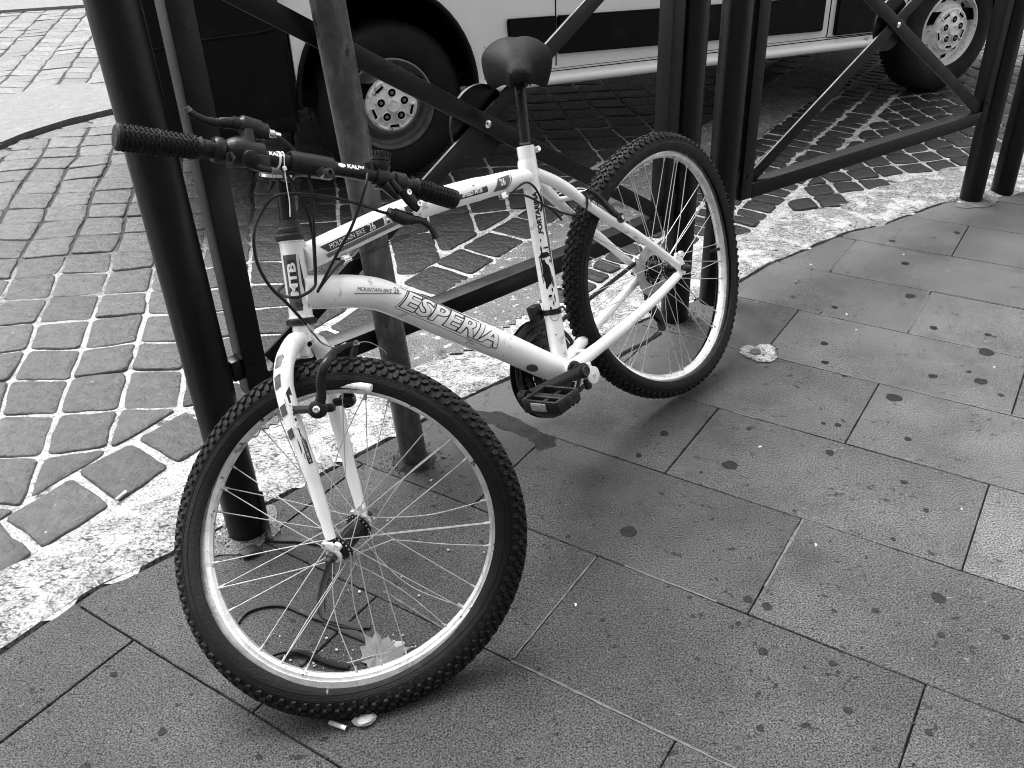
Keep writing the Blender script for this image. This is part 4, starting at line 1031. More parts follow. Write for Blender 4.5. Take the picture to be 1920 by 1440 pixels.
# front derailleur
bm=new(); lathe(bm,B(.437-(-.092-.044)*0+.0,0,0)*0+B(.4290-.0165+.0025,0,.044),STd,[(-.006,.0198),(-.006,.0225),(.006,.0225),(.006,.0198)],28,closed=True)
box(bm,B(.437,-.030,.050),bx,bn,bz,.014,.012,.018,.004); tube(bm,BL([(.415,.018,.044),(.398,.020,.044)]),.007,10)
for yo in (-.042,-.054): tube(bm,smoothpath(BL([(.50,yo,.012),(.46,yo,.025),(.41,yo,.018),(.385,yo,.0)]),4),.010,8,flat=(bn,.15))
fd=bp('front_derailleur',bm,M['blackmetal'])
bm=new(); lathe(bm,B(.408,.026,.043),bn,[(-.006,.005),(.0,.005),(.001,.003),(.001,0)],12); bp('bolt',bm,M['chrome'],fd)
# rear derailleur
bm=new(); tube(bm,smoothpath(BL([(.0,-.062,-.012),(-.012,-.066,-.045),(.000,-.062,-.075)]),4),[.013,.012,.011],14)
for yo in (-.040,-.052):
    tube(bm,smoothpath(BL([(.018,yo,-.078),(.006,yo,-.11),(-.018,yo,-.145)]),4),.012,10,flat=(bn,.12))
lathe(bm,B(.014,-.046,-.085),bn,[(-.0015,0),(-.0015,.019),(.0015,.019),(.0015,0)],12); lathe(bm,B(-.012,-.046,-.147),bn,[(-.0015,0),(-.0015,.021),(.0015,.021),(.0015,0)],12)
tube(bm,smoothpath(BL([(-.035,-.06,.0),(-.060,-.07,-.04),(-.035,-.068,-.085)]),5),.0035,8)
bp('rear_derailleur',bm,M['blackmetal'])
# kick bracket behind the bottom bracket
bm=new(); kc=B(.400,.050,-.118); lathe(bm,kc,bn,[(-.004,0),(-.004,.020),(.005,.020),(.006,.016),(.006,0)],24); box(bm,B(.408,.050,-.100),bx,bn,bz,.012,.004,.014,.003); kb=bp('kickstand_bracket',bm,M['wplastic'])
bm=new(); lathe(bm,kc+bn*.006,bn,[(0,.0045),(.003,.004),(.003,0)],12); bp('bolt',bm,M['chrome'],kb)
bm=new(); box(bm,B(.418,.046,-.132),bx,bn,bz,.007,.006,.012,.002); bp('bracket_foot',bm,M['blackmetal'],kb)

# --- fork
fN=[B(1.0185,.0,.238),B(1.0279,.0098,.233),B(1.0495,.0142,.2265),B(1.0816,.0265,.2117),B(1.107,.0441,.191),B(1.1224,.055,.1638),B(1.1359,.0678,.107),B(1.1422,.0768,.0513),B(1.1518,.0835,-.0235),B(1.1630,.0918,-.0875)]
crown=HB-sa*.028
axl=nF
bm=new()
tube(bm,[HB-sa*.010,HB-sa*.040],[.0175,.0185],24)
tube(bm,smoothpath([crown-sa*.008]+fN[2:],4),[.0150,.0160,.0165,.0165,.0160,.0150,.0135,.0115,.0095],20)
fF=[crown-sa*.008,B(1.0043,.0042,.2055),B(.9976,.0039,.1732),B(1.006,.0036,.1373),B(1.0189,.0102,.0908),B(1.0376,.0257,.0263),B(1.0559,.0441,-.027),B(1.0775,.0673,-.0931)]
tube(bm,smoothpath(fF,4),[.0150,.0160,.0160,.0155,.0145,.0125,.0110,.0095],20)
box(bm,crown-sa*.022,sa,nF,sa.cross(nF),.020,.022,.010,.005)
fk=bp('fork',bm,M['white'],auto=55)
for sg,tip in ((1,fN[-1]),(-1,fF[-1])):
    nK=nH; bm=new(); c=CH+nK*.0450*sg; d=(tip-c); d-=nK*d.dot(nK); L=d.length; d.normalize(); s_=nK.cross(d)
    box(bm,c+d*(L*.35),d,s_,nK,L*.62,.009,.003,.001); lathe(bm,c,nK,[(-.003,.0),(-.003,.0145),(.003,.0145),(.003,0)],24)
    for k in (-1,1): lathe(bm,c+d*.020+s_*(.0095+.009*(k<0))*(-1 if k<0 else 1),nK,[(-.0035,.0035),(-.0035,.0072),(.0035,.0072),(.0035,.0035)],14,closed=True)
    bp('dropout',bm,M['white'],fk)
bm=new(); lathe(bm,crown-sa*.022+(B(1.0307,.0408,.218)-(crown-sa*.022)).normalized()*.0225,(B(1.0307,.0408,.218)-(crown-sa*.022)),[(-.01,0),(-.01,.004),(.0015,.004),(.0015,0)],14); bp('mount_hole',bm,M['vandark'],fk)
# fork decals
FP=smoothpath(fN[3:],8); FL=[0]
for a_,b_ in zip(FP,FP[1:]): FL.append(FL[-1]+(b_-a_).length)
def fFk(a,b,h=0):
    a=max(0,min(a+.045,FL[-1]-.001)); j=next(j for j in range(len(FL)-1) if FL[j+1]>=a); t=(a-FL[j])/(FL[j+1]-FL[j]); p=FP[j].lerp(FP[j+1],t)
    D=(FP[min(j+2,len(FP)-1)]-FP[max(j-1,0)]).normalized(); r=.0170-.0062*(a/FL[-1])**1.2
    side=(V((0,0,1.268))-p); e1=(side-D*side.dot(D)).normalized(); e2=D.cross(e1); ph=b/r
    return p+(e1*math.cos(ph)+e2*math.sin(ph))*(r+h)
def wfk(pts,m,h=.001):
    bm=polybm(pts); wrap_bm(bm,fFk,h); finish('decal_panel',bm,M[m],fk,smooth=False)
for a0,a1,m in ((-.035,-.012,'decalgray'),(.0,.018,'decalgray'),(.045,.062,'decalgray'),(.085,.10,'decalgray')): wfk([(a0,.005),(a1,.005),(a1+.004,.017),(a0+.004,.017)],m)
for b0,a0,a1,m in ((.0035,-.03,.13,'decalblack'),(.0015,-.02,.14,'decalblack')): wfk([(a0,b0),(a1,b0),(a1,b0+.0009),(a0,b0+.0009)],m,.0014)
wfk([(.02,-.008),(.15,-.008),(.15,-.0005),(.03,-.0005)],'decalblack')
bmx=textbm('MTB',.0085,bold=.0004,sx=2.6)
for v in bmx.verts: v.co=V((v.co.x+.068,-.0042+v.co.y,0))
wrap_bm(bmx,fFk,.0016); finish('lettering',bmx,M['decalwhite'],fk,smooth=False)
bmx=textbm('MOUNTAIN BIKE 26',.0045,sx=1.1)
for v in bmx.verts: v.co=V((v.co.x+.125,-.0042+v.co.y,0))
wrap_bm(bmx,fFk,.0016); finish('lettering',bmx,M['decalwhite'],fk,smooth=False)

# --- wheels
def wheel(c,n,R,rt_,tyre_off,hubhw,seed,bent,name='wheel',wob=(0,0),hc=None,hn=None,twist=None,flange=.030,upv=None,nsp=36,rimw=.0125):
    """c centre, n axle direction (towards viewer), R rim outer radius, rt_ tyre section radius, tyre_off vector shift of the loose tyre"""
    rng=random.Random(seed); x=(bz-n*bz.dot(n)).normalized(); y=n.cross(x)
    E=lambda a:x*math.cos(a)+y*math.sin(a)
    hc=hc or c; hn=hn or n; hx=(x-hn*x.dot(hn)).normalized(); hy=hn.cross(hx); EH=lambda a:hx*math.cos(a)+hy*math.sin(a)
    # rim
    bm=new(); seg=120; rings=[]
    pr=[(-rimw,0),(-rimw*.94,-.002),(-rimw*.80,-.0015),(-rimw*.78,-.010),(0,-.012),(rimw*.78,-.010),(rimw*.80,-.0015),(rimw*.94,-.002),(rimw,0),(rimw,-.012),(rimw*.86,-.0145),(rimw*.80,-.019),(rimw*.3,-.0235),(-rimw*.3,-.0235),(-rimw*.80,-.019),(-rimw*.86,-.0145),(-rimw,-.012)]
    def wb(a): return wob[0]*math.cos(2*a)+wob[1]*math.sin(2*a)
    for k in range(seg):
        a=2*PI*k/seg; rings.append([bm.verts.new(c+n*(s+wb(a))+E(a)*(R+r)) for s,r in pr])
    for k in range(seg):
        A_,B_=rings[k],rings[(k+1)%seg]
        for i in range(len(pr)): bm.faces.new((A_[i],A_[(i+1)%len(pr)],B_[(i+1)%len(pr)],B_[i]))
    w=finish(name,bm,M['alu'],bike,auto=28)
    # tyre
    bm=new(); rings=[]; seg=144; sec=[]
    for k in range(17):
        t=PI*(-.16+1.32*k/16); sec.append((math.cos(t)*rt_*1.05,math.sin(t)*rt_))   # lateral, radial above the bead
    sec_in=[(s*.88,r*.9-.002) for s,r in sec[::-1]]
    allsec=sec+sec_in
    def toff(a):
        e=E(a); g=tyre_off(a) if tyre_off else 0; return g
    tw=twist or (lambda a:0.0)
    def P_(a,s,r):
        e=E(a); g=toff(a); th=tw(a); k0=rt_*.25; s,r=s*math.cos(th)+(r-k0)*math.sin(th),k0+(r-k0)*math.cos(th)-s*math.sin(th)
        return c+n*(s*(1+.25*max(0,-0))+wb(a)*.92)+e*(R+.006+g+r)
    for k in range(seg):
        a=2*PI*k/seg; rings.append([bm.verts.new(P_(a,s,r)) for s,r in allsec])
    m_=len(allsec)
    for k in range(seg):
        A_,B_=rings[k],rings[(k+1)%seg]
        for i in range(m_): bm.faces.new((A_[i],A_[(i+1)%m_],B_[(i+1)%m_],B_[i]))
    for lt in (.66,.72,.92,-.66,-.72,-.92):
        t=PI/2-lt*PI*.5; s_r,r_r=math.cos(t)*rt_*1.05,math.sin(t)*rt_; tube(bm,[P_(2*PI*k/96,s_r,r_r) for k in range(97)],.0009,5,cap=False)
    # knobs
    nk=int(2*PI*(R+rt_*1.8)/.0215)
    for k in range(nk):
        a=2*PI*k/nk; da=PI/nk
        for lt,ofs,hl,hw,rot in ((.10,0,.0075,.0048,.5),(-.10,1,.0075,.0048,-.5),(.31,1,.0070,.0046,-.6),(-.31,0,.0070,.0046,.6),(.52,0,.0050,.0062,.15),(-.52,0,.0050,.0062,-.15)):
            aa=a+da*ofs; t=PI/2-lt*PI*.5; s,r=math.cos(t)*rt_*1.05,math.sin(t)*rt_
            th_=tw(aa); t2_=t-th_; nrm=(n*math.cos(t2_)+E(aa)*math.sin(t2_)).normalized(); tg=(-x*math.sin(aa)+y*math.cos(aa)); la=tg.cross(nrm).normalized()
            p=P_(aa,s,r)+nrm*.0012; t2=(tg*math.cos(rot)+la*math.sin(rot)); l2=nrm.cross(t2)
            h=.0030 if abs(lt)<.8 else .0014
            vv=[]
            for h_,sh in ((-1,1.15),(1,.85)):
                vv.append([bm.verts.new(p+nrm*(h*h_)+t2*(hl*sh*u1)+l2*(hw*sh*v1)) for u1,v1 in ((-1,-.6),(-.5,-1),(.9,-.8),(1,.2),(.4,1),(-.8,.7))])
            bm.faces.new(vv[1])
            for i in range(6): bm.faces.new((vv[0][i],vv[0][(i+1)%6],vv[1][(i+1)%6],vv[1][i]))
    finish('tyre',bm,M['rubber'],w,auto=45)
    # fine side ribs on the tyre wall
    # hub
    bm=new(); hw=hubhw
    lathe(bm,hc,hn,[(-hw,0),(-hw,.006),(-flange-.008,.0075),(-flange-.006,.017),(-flange-.001,.0185),(-flange,.0255),(-flange+.003,.0255),(-flange+.004,.019),(-flange+.012,.016),(flange-.012,.016),(flange-.004,.019),(flange-.003,.0255),(flange,.0255),(flange+.001,.0185),(flange+.006,.017),(flange+.008,.0075),(hw,.006),(hw,0)],40)
    finish('hub',bm,M['blackmetal'],w)
    for sg in (-1,1):
        bm=new(); p=hc+hn*(hw*sg-.004*sg); lathe(bm,p,hn*sg,[(0,.0),(0,.0098),(.008,.0098),(.009,.008),(.0095,.0055)],6); lathe(bm,p+hn*sg*.009,hn*sg,[(0,.0055),(.008,.005),(.009,0)],14); finish('axle_nut',bm,M['rust'],w,auto=30)
    # spokes crossing three times
    half=nsp//2
    for sg in (-1,1):
        for k in range(half):
            ah=2*PI*k/half+(PI/half if sg<0 else 0); lead=1 if k%2 else -1
            ar=ah+lead*R_(56)+( -lead*PI/half*.5)
            kk=round((ar-(0 if sg>0 else PI/nsp))/(2*PI/half)); ar=(2*PI*(2*(k+ lead*3)+ (0 if lead>0 else 0))/nsp)+(PI/half if sg<0 else 0)+( lead*PI/nsp)
            h=hc+hn*(flange-.0015)*sg+EH(ah)*.0225; q=c+n*(.004*sg+wb(ar))+E(ar)*(R-.023)
            d=(q-h); bm=new()
            key=(sg,k)
            if key in bent:
                am,ty=bent[key]; lat=n.cross(d).normalized()
                if ty==0: pts=smoothpath([h,h+d*.3+lat*am*.8,h+d*.6+lat*am,q],6)
                else: pts=smoothpath([h,h+d*.28+lat*am,h+d*.36+lat*am*1.05,h+d*.7+lat*am*.4,q],6)
            else:
                am=rng.uniform(-.002,.002); lat=n.cross(d).normalized(); pts=[h,h+d*.5+lat*am,q]
            tube(bm,pts,.0010,6)
            tube(bm,[q-d.normalized()*.010,q+d.normalized()*.004],[.0019,.0024],8)
            tube(bm,[h-hn*sg*.0035,h+hn*sg*.003],[.0012,.0022],8)
            finish('spoke',bm,M['spoke'],w)
    return w
bentF={(1,2):(.020,0),(1,5):(-.016,0),(1,9):(.022,1),(1,12):(-.018,0),(1,15):(.016,0),(-1,3):(.018,1),(-1,7):(-.022,0),(-1,11):(.015,0),(-1,16):(-.012,0),(1,7):(.010,0)}
def toffF(a):  # tyre has come off the rim, sagging most at the bottom and lower right
    return .004+.009*math.cos(a-R_(165))+.003*math.cos(2*a+.6)
wf=wheel(CF,nF,.2625,.0300,toffF,.052,21,bentF,wob=(-.009,-.041),hc=CH,hn=nH,twist=lambda a:R_(46)*max(0,-math.cos(a-R_(8)))**1.3+R_(14)*max(0,math.cos(a+R_(20))))
wr=wheel(CR,nR,.2970,.0285,lambda a:0.0,.079,5,{(1,4):(.008,0),(-1,9):(-.01,0)},flange=.026,wob=(.020,.0),hc=BC,hn=bn)
# valve and reflector sticker on the rear rim
x_=(bz-nR*bz.dot(nR)).normalized(); y_=nR.cross(x_)
bm=new(); 
for a in (R_(-98),):
    e=x_*math.cos(a)+y_*math.sin(a); o_=CR+nR*.02*math.cos(2*a); tube(bm,[o_+e*.276,o_+e*.235],[.0045,.0035],12); tube(bm,[o_+e*.258,o_+e*.250],[.0065,.0065],8)
finish('valve',bm,M['blackmetal'],wr)
# torn strip of the front rim wall
e0=(bz-nF*bz.dot(nF)).normalized(); e1=nF.cross(e0)
bm=new(); pts=[]
for k in range(26):
    a=R_(24)-R_(52)*k/25; g=max(0,(k-14)/11)
    pts.append(CF+nF*(.0165+.012*g-.009*math.cos(2*a)-.041*math.sin(2*a))+(e0*math.cos(a)+e1*math.sin(a))*(.2570-.004*g))
tube(bm,pts,.0066,10,flat=(nF,.16))
finish('torn_rim_strip',bm,M['alu'],wf)
# spoke heads poking through the rim
for k,a in enumerate((-38,-58,-112,-205)):
    e=e0*math.cos(R_(a))+e1*math.sin(R_(a)); wv=-.009*math.cos(R_(2*a))-.041*math.sin(R_(2*a)); bm=new(); tube(bm,[CF+nF*(.015+wv)+e*.262,CF+nF*(.019+wv)+e*(.275)],[.0022,.0030],8); finish('loose_nipple',bm,M['chrome'],wf)
# rear sprockets and spoke guard
bm=new(); lathe(bm,BC-nR*.022,nR,[(-.001,.038),(-.004,.052),(-.001,.066),(.001,.068),(.002,.066),(-.001,.052),(.002,.038)],56,closed=True); finish('spoke_guard',bm,M['pie'],wr)
bm=new()
for i,(off,R) in enumerate(((-.027,.052),(-.032,.046),(-.037,.041),(-.042,.036),(-.046,.031),(-.050,.027))):
    lathe(bm,BC+nR*off,nR,[(-.0009,.012),(-.0009,R),(.0009,R),(.0009,.012)],48,closed=True)
    nt_=int(R*2*PI/.0127)
    for k in range(nt_):
        a=2*PI*k/nt_; e=x_*math.cos(a)+y_*math.sin(a); box(bm,BC+nR*off+e*(R+.0015),e,nR.cross(e),nR,.002,.002,.0008,0)
finish('sprockets',bm,M['blackmetal'],wr)
# --- front brake arms
def BLp(l): return smoothpath(BL(l),5)
bm=new()
tube(bm,BLp([(1.1204,.1333,.1334),(1.1095,.1418,.154),(1.1034,.1449,.1774),(1.0871,.1508,.1991),(1.0475,.1275,.2056),(1.0005,.102,.1988)]),[.0085,.0080,.0075,.0075,.0065,.0045],14,flat=(nF,.55))
lathe(bm,B(1.1204,.1333,.1334),nF,[(-.024,.0),(-.024,.0085),(-.010,.0115),(-.008,.015),(.004,.015),(.007,.011),(.007,0)],24)
box(bm,B(1.098,.112,.124),nF,sa,nF.cross(sa),.014,.007,.018,.004)
tube(bm,[B(1.1300,.065,.135),B(1.1204,.1333,.1334)],[.007,.006],12)
ba=bp('brake_arm',bm,M['blackmetal'])
bm=new(); lathe(bm,B(1.1204,.1333,.1334)+nF*.007,nF,[(0,.0062),(.005,.006),(.007,.004),(.004,.003),(.004,0)],16); bp('bolt',bm,M['chrome'],ba)
bm=new()
tube(bm,BLp([(1.0221,.0643,.1046),(.9961,.0583,.143),(.9734,.0592,.174),(.9645,.0618,.1875)]),[.0085,.008,.0065,.005],14,flat=(nF,.55))
lathe(bm,B(1.0221,.0643,.1046),nF,[(-.010,.0),(-.010,.014),(.010,.014),(.010,0)],24); box(bm,B(1.036,.074,.108),nF,sa,nF.cross(sa),.012,.007,.018,.004)
ba2=bp('brake_arm',bm,M['blackmetal'])
bm=new(); tube(bm,[B(.9645,.0625,.1875)-nF*.006,B(.9645,.0625,.1875)+nF*.010],.005,10); tube(bm,BLp([(.9626,.0588,.1869),(.935,.055,.178),(.91,.05,.155),(.90,.045,.14)]),.0008,5); bp('pinch_bolt',bm,M['chrome'],ba2)
cab([(1.0005,.102,.1988),(.985,.085,.197),(.9645,.0618,.1875)],.0016,n=4)
# --- rear brake arms
for sg in (1,-1):
    bm=new(); tube(bm,BLp([(.244,.040*sg,.272),(.2277,.048*sg,.257),(.2136,.052*sg,.2395),(.2018,.053*sg,.2202),(.1818,.052*sg,.1950),(.1654,.050*sg,.1770)]),[.0055,.007,.0075,.008,.010,.010],14,flat=(bn,.65))
    lathe(bm,B(.1690,.050*sg,.180),bn*sg,[(-.006,.0),(-.006,.012),(.010,.012),(.011,0)],20); box(bm,B(.2000,.034*sg,.204),bx,bn,bz,.016,.010,.006,.003)
    rb=bp('brake_arm',bm,M['blackmetal'])
    bm=new(); lathe(bm,B(.1690,.061*sg,.180),bn*sg,[(0,.005),(.004,.005),(.005,.003),(.003,0)],14); bp('bolt',bm,M['chrome'],rb)
bm=new(); tube(bm,BLp([(.262,.02,.275),(.258,.045,.270),(.245,.045,.272),(.240,.0,.278),(.244,-.04,.272)]),.0014,8); bp('brake_noodle',bm,M['chrome'])

# ================================================================ DEBRIS ON THE PAVEMENT
def strap(name,label,cat,pts,wd,m,h=.002,zs=None,twist=None):
    """flat rubber band lying on the ground, pts (x,y) or (x,y,z)"""
    P=smoothpath([V((p[0],p[1],p[2] if len(p)>2 else .004)) for p in pts],6); n=len(P)
    o=root(name,label,cat,(P[0].x,P[0].y,0))
    bm=new(); rings=[]
    for i,p in enumerate(P):
        t=(P[min(i+1,n-1)]-P[max(i-1,0)]).normalized(); s=t.cross(V((0,0,1))).normalized(); tw=(twist(i/(n-1)) if twist else 0)
        u=s.cross(t); s2=s*math.cos(tw)+u*math.sin(tw); u2=t.cross(s2)
        ww=wd/2*(1+.15*noise.noise(V((p.x*40,p.y*40,2)))); z0=abs(s2.z)*ww
        rings.append([bm.verts.new(p+V((0,0,z0))+s2*a*ww+u2*b*h/2+u2*(.0015*(1-abs(a)))) for a,b in ((-1,-1),(-.5,-1),(0,-1),(.5,-1),(1,-1),(1,1),(.5,1),(0,1.6),(-.5,1),(-1,1))])
    for A_,B_ in zip(rings,rings[1:]):
        for k in range(10): bm.faces.new((A_[k],A_[(k+1)%10],B_[(k+1)%10],B_[k]))
    bm.faces.new(rings[0][::-1]); bm.faces.new(rings[-1]); finish('band',bm,m,o); return o
G_='torn inner tube pieces under the front wheel'
strap('inner_tube_strip','dark rubber strip hanging in an S below the front hub to the slabs','rubber strip',[(-.3877,1.4392,.02),(-.3944,1.388,.008),(-.3979,1.3419),(-.3937,1.295),(-.383,1.2682),(-.3476,1.2523),(-.3206,1.2425),(-.290,1.2405)],.013,M['tube'],twist=lambda t:1.0*(1-t)**2)
strap('inner_tube_strip','dusty rubber strip curving in an arch left of the hub, behind the spokes','rubber strip',[(-.5564,1.2429),(-.5454,1.2844),(-.5232,1.3018),(-.4981,1.3077),(-.4657,1.3044),(-.4367,1.2897),(-.4018,1.2693),(-.3466,1.2453),(-.3028,1.2325)],.011,M['tube'],h=.004)
strap('inner_tube_strip','flat dusty rubber strip lying between the arched strip and the dry leaf','rubber strip',[(-.3809,1.2591),(-.3241,1.2254),(-.2802,1.2003),(-.2478,1.1774),(-.2164,1.1566),(-.19,1.140)],.017,M['tube'],h=.0015)
strap('rubber_band','black band looped over the bottom of the front rim, running to the leaf','rubber strip',[(-.468,1.105,.035),(-.4665,1.125,.030),(-.4635,1.150,.018),(-.4525,1.1716,.008),(-.4313,1.1796),(-.4063,1.1782),(-.3738,1.1612),(-.3423,1.147),(-.3174,1.1412)],.015,M['rubber'],twist=lambda t:.9*(1-t)+.15)
strap('rubber_band','short black strip from the foot of the left iron post towards the hub','rubber strip',[(-.548,1.512),(-.5176,1.505),(-.470,1.50),(-.4204,1.486)],.014,M['tube'])
# grey strap end standing against the post
o=root('plastic_strap','grey flat strap standing upright beside the foot of the left iron post','strap',(-.545,1.525,0))
bm=new(); tube(bm,smoothpath([V((-.532,1.50,.004)),V((-.5435,1.518,.005)),V((-.5465,1.528,.02)),V((-.5500,1.540,.06)),V((-.5520,1.545,.105))],6),.0095,10,flat=(V((.4,.9,.1)),.12)); finish('band',bm,M['galv'],o)
def rock(name,label,cat,c,r,m,seed,sq=.5,n=2,asp=1,ang=0,group=None):
    rg=random.Random(seed); o=bmesh.new(); bmesh.ops.create_icosphere(o,subdivisions=n,radius=r)
    for v in o.verts:
        f=1+.35*noise.noise(v.co/r*1.3+V((seed,0,0)))+.1*noise.noise(v.co/r*4); v.co*=f; v.co.z*=sq; v.co.x*=asp
        x,y=v.co.x,v.co.y; v.co.x=x*math.cos(ang)-y*math.sin(ang); v.co.y=x*math.sin(ang)+y*math.cos(ang)
    zmin=min(v.co.z for v in o.verts)
    for v in o.verts: v.co+=V((c[0],c[1],-zmin+.0015))
    ob=finish(name,o,m,auto=25); tag(ob,label,cat,group); return ob
rock('rubber_scrap','small black rubber scrap on the slab left of the front hub','scrap',(-.571,1.464),.018,M['tube'],3,.45,2,1.3,.5)
rock('stone_chip','white crumpled chip pressed against the bottom of the front tyre','stone chip',(-.2731,1.0236),.014,M['pebble'],7,.45,2,1.4,.4)
rock('stone_chip','white stone chip just right of the dry leaf','stone chip',(-.2301,1.1883),.009,M['pebble'],9,.5,2,1.2,.4)
rng=random.Random(2)
cr=[(-.2443,1.2166),(-.2257,1.2138),(-.373,1.1843),(-.46,1.225),(-.4555,1.2091),(-.3722,1.4028),(-.2116,1.1673),(-.3486,1.2293),(-.4735,1.2327),(-.3701,1.2148),(-.3384,1.2045)]+[(-.39+rng.uniform(-.05,.08),1.165+rng.uniform(-.03,.02)) for _ in range(16)]+[(-.20+rng.uniform(-.02,.02),1.165+rng.uniform(-.02,.02)) for _ in range(8)]+[(rng.uniform(-.6,-.05),rng.uniform(1.05,1.6)) for _ in range(22)]
for i,(x,y) in enumerate(cr): rock('crumb','tiny pale crumb of grit scattered on the slabs under the front wheel','crumb',(x,y),rng.uniform(.0012,.0032),M['pebble'],i+20,.6,1,1.3,rng.uniform(0,3),'pale crumbs around the front wheel')
def debris_base(c,label,n,seed,rad=.06,skip=None):
    rg=random.Random(seed); bm=new()
    for i in range(n):
        a=rg.uniform(0,2*PI); r=.043+abs(rg.gauss(0,rad*.4)); p=V((c[0]+r*math.cos(a),c[1]+r*math.sin(a),.002)); o=bmesh.new(); q=rg.uniform(.0007,.0024)*(1.6 if rg.random()<.08 else 1)
        bmesh.ops.create_icosphere(bm,subdivisions=1,radius=q,matrix=Matrix.Translation(p)@Matrix.Rotation(rg.uniform(0,3),4,V((rg.random(),rg.random(),1)))@Matrix.Diagonal((1.3,.9,.5,1)))
    ob=finish('grit',bm,M['dirt'] if seed%2 else M['mortar'],auto=20); tag(ob,label,'grit'); ob['kind']='stuff'
debris_base((-.596,1.548),'pale grit gathered round the foot of the left iron post',260,2)
debris_base((.512,2.487),'dark grit gathered round the post foot behind the rear wheel',260,5)
debris_base((1.868,3.425),'dark grit round the post foot at the right end of the right-hand barrier',340,7,.09)
debris_base((-.245,1.783),'dark grit round the foot of the grey pole',220,9)
# light cement rings at the post feet
for c,r,lab in (((-.60,1.535),.085,'left iron post'),((1.88,3.41),.10,'right iron post')): 
    bm=new(); blob(bm,c,r,.0012,random.Random(1),n=40,th=.0012,asp=.8,ang=.7,jit=.25)
    ob=finish('cement_patch',bm,M['asphalt']); tag(ob,'rough cement patch round the foot of the '+lab,'cement patch'); ob['kind']='structure'
# white patch with a metal survey stud
o=root('survey_stud','domed metal stud in a white plaster patch, right of the rear bicycle wheel','stud',(.7028,2.2426,0))
bm=new(); pts=[(.6645,2.2687),(.680,2.284),(.699,2.2867),(.7545,2.2872),(.7640,2.265),(.7605,2.2449),(.7557,2.2096),(.740,2.190),(.7216,2.1826),(.6943,2.1899),(.6717,2.2168),(.660,2.24)]
q=[]
for a,b in zip(pts,pts[1:]+pts[:1]):
    for k in range(5):
        x=a[0]+(b[0]-a[0])*k/5;y=a[1]+(b[1]-a[1])*k/5; q.append((x+.005*noise.noise(V((x*120,y*120,1))),y+.005*noise.noise(V((x*120,y*120,6)))))
prism(bm,q,.0014,.0042); finish('plaster_patch',bm,M['kerb'],o)
bm=new(); lathe(bm,(.7028,2.2426,.0042),(0,0,1),[(0,.016),(.003,.0155),(.0045,.013),(.004,.0105),(.006,.006),(.0065,0)],28); finish('stud_head',bm,M['galv'],o)
# cigarette butts
def butt(label,a,b,r=.0042,filt=.72):
    a=V((a[0],a[1],r+.0015));b=V((b[0],b[1],r+.0015)); o=root('cigarette_butt',label,'cigarette butt',(a.x,a.y,0)); m_=a.lerp(b,filt)
    bm=new(); tube(bm,[a,a.lerp(m_,.5)+V((0,0,-.0004)),m_],r,14); finish('filter',bm,M['filter'],o)
    bm=new(); tube(bm,[m_,b],[r*.98,r*.9],14); finish('paper',bm,M['paper'],o)
    bm=new(); d=(b-a).normalized(); tube(bm,[b,b+d*.0015],[r*.85,r*.4],10); finish('burnt_tip',bm,M['rubber'],o)
butt('cigarette butt lying on the slab just below the front tyre',(-.3337,1.0211),(-.3035,1.0067))
butt('cigarette butt in the gap between cobbles and kerb at the left',(-.9300,1.668),(-.9171,1.6998),.0038)
# dry leaf
lf=V((-.3000,1.155,.006)); ob_bm=new(); lob=[]
axis=R_(12)
shape=[(0,.0),(12,-.012),(14,-.030),(28,-.028),(40,-.044),(46,-.032),(60,-.036),(64,-.024),(86,-.018),(78,-.008),(94,.004),(76,.012),(78,.026),(62,.026),(58,.044),(46,.038),(36,.058),(28,.046),(16,.054),(14,.030),(4,.030),(6,.010)]
shape=[(a/1000*1.02,b*1.02) for a,b in shape]
cen=ob_bm.verts.new((lf.x+.03*math.cos(axis),lf.y+.03*math.sin(axis),.006)); vs_=[]
for i,(a,b) in enumerate(shape):
    x=lf.x+a*math.cos(axis)-b*math.sin(axis); y=lf.y+a*math.sin(axis)+b*math.cos(axis); vs_.append(ob_bm.verts.new((x,y,.004+.012*abs(noise.noise(V((x*30,y*30,3))))+.10*b*b/.05*.3)))
for i in range(len(vs_)): ob_bm.faces.new((cen,vs_[i],vs_[(i+1)%len(vs_)]))
bmesh.ops.subdivide_edges(ob_bm,edges=ob_bm.edges[:],cuts=2,use_grid_fill=True)
for v in ob_bm.verts: v.co.z+=.003*noise.noise(v.co*60)+.001
bmesh.ops.solidify(ob_bm,geom=ob_bm.faces[:],thickness=.0006)
lo_=root('dry_leaf','pale dry lobed leaf lying inside the bottom of the front wheel','leaf',(lf.x,lf.y,0))
finish('blade',ob_bm,M['leaf'],lo_,smooth=False)
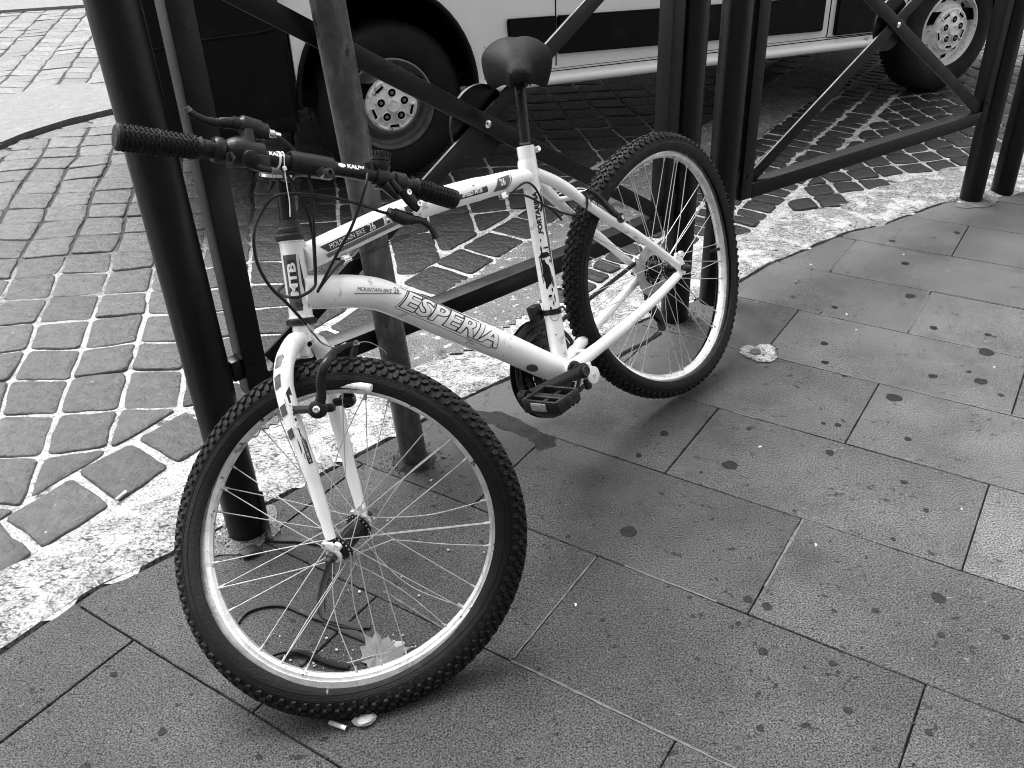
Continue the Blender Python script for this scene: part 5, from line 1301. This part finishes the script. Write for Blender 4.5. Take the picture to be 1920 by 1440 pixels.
bm=new(); tube(bm,smoothpath([(lf.x-.022,lf.y-.004,.004),(lf.x,lf.y,.0065),(lf.x+.03*math.cos(axis),lf.y+.03*math.sin(axis),.0105),(lf.x+.06*math.cos(axis),lf.y+.06*math.sin(axis),.0105)],4),[.0013,.0011,.0006],6); finish('stalk',bm,M['filter'],lo_)

# ================================================================ STREET FRONTS (unseen, added outside the frame to shade the low sky)
M['plaster']=mat('sky_shading_plaster',.20,.85,var=.3,scale=1.5,bump=.3,bscale=30)
M['sky_shading_shutter']=mat('sky_shading_louvre',.06,.6,var=.2,scale=8)
def front(name,label,a,b,h,d,fl):
    a=V((a[0],a[1],0)); b=V((b[0],b[1],0)); al_=(b-a).normalized(); n_=V((al_.y,-al_.x,0)); L=(b-a).length; z=V((0,0,1))
    r=root(name,label,'building',a)
    bm=new(); box(bm,(a+b)/2+z*(h/2-.02)-n_*(d/2),al_,n_,z,L/2,d/2,h/2); finish('sky_shading_wall',bm,M['plaster'],r,smooth=False)
    bm=new(); box(bm,(a+b)/2+z*(h+.12)+n_*.2,al_,n_,z,L/2+.3,.45,.14,.03); finish('sky_shading_cornice',bm,M['plaster'],r)
    bm=new(); box(bm,(a+b)/2+z*.4+n_*.03,al_,n_,z,L/2,.03,.42,.01); finish('plinth',bm,M['granite'],r)
    k=int(L/3.2)
    for f in range(fl):
        for i in range(k):
            c=a+al_*(L*(i+.5)/k)+z*(2.1+f*3.6)
            bm=new(); box(bm,c+n_*.02,al_,n_,z,.60,.05,1.05,.01); w_=finish('window',bm,M['plaster'],r)
            bm=new(); box(bm,c+n_*.075,al_,n_,z,.50,.006,.95); finish('pane',bm,M['glass'],w_,smooth=False)
            bm=new(); box(bm,c+n_*.10-z*1.1,al_,n_,z,.72,.12,.05,.01); finish('sill',bm,M['granite'],w_)
            for sg in (-1,1):
                bm=new(); box(bm,c+n_*.05+al_*sg*.88,al_,n_,z,.27,.02,1.0,.005); finish('sky_shading_shutter',bm,M['sky_shading_shutter'],w_)
front('sky_shading_front','unseen building front across the street, added to shade the low sky',(-24,22),(30,24),9,8,2)
front('sky_shading_front','unseen building front behind the viewer, added to shade the sky on that side',(16,-5.5),(-16,-7.5),7.5,8,2)
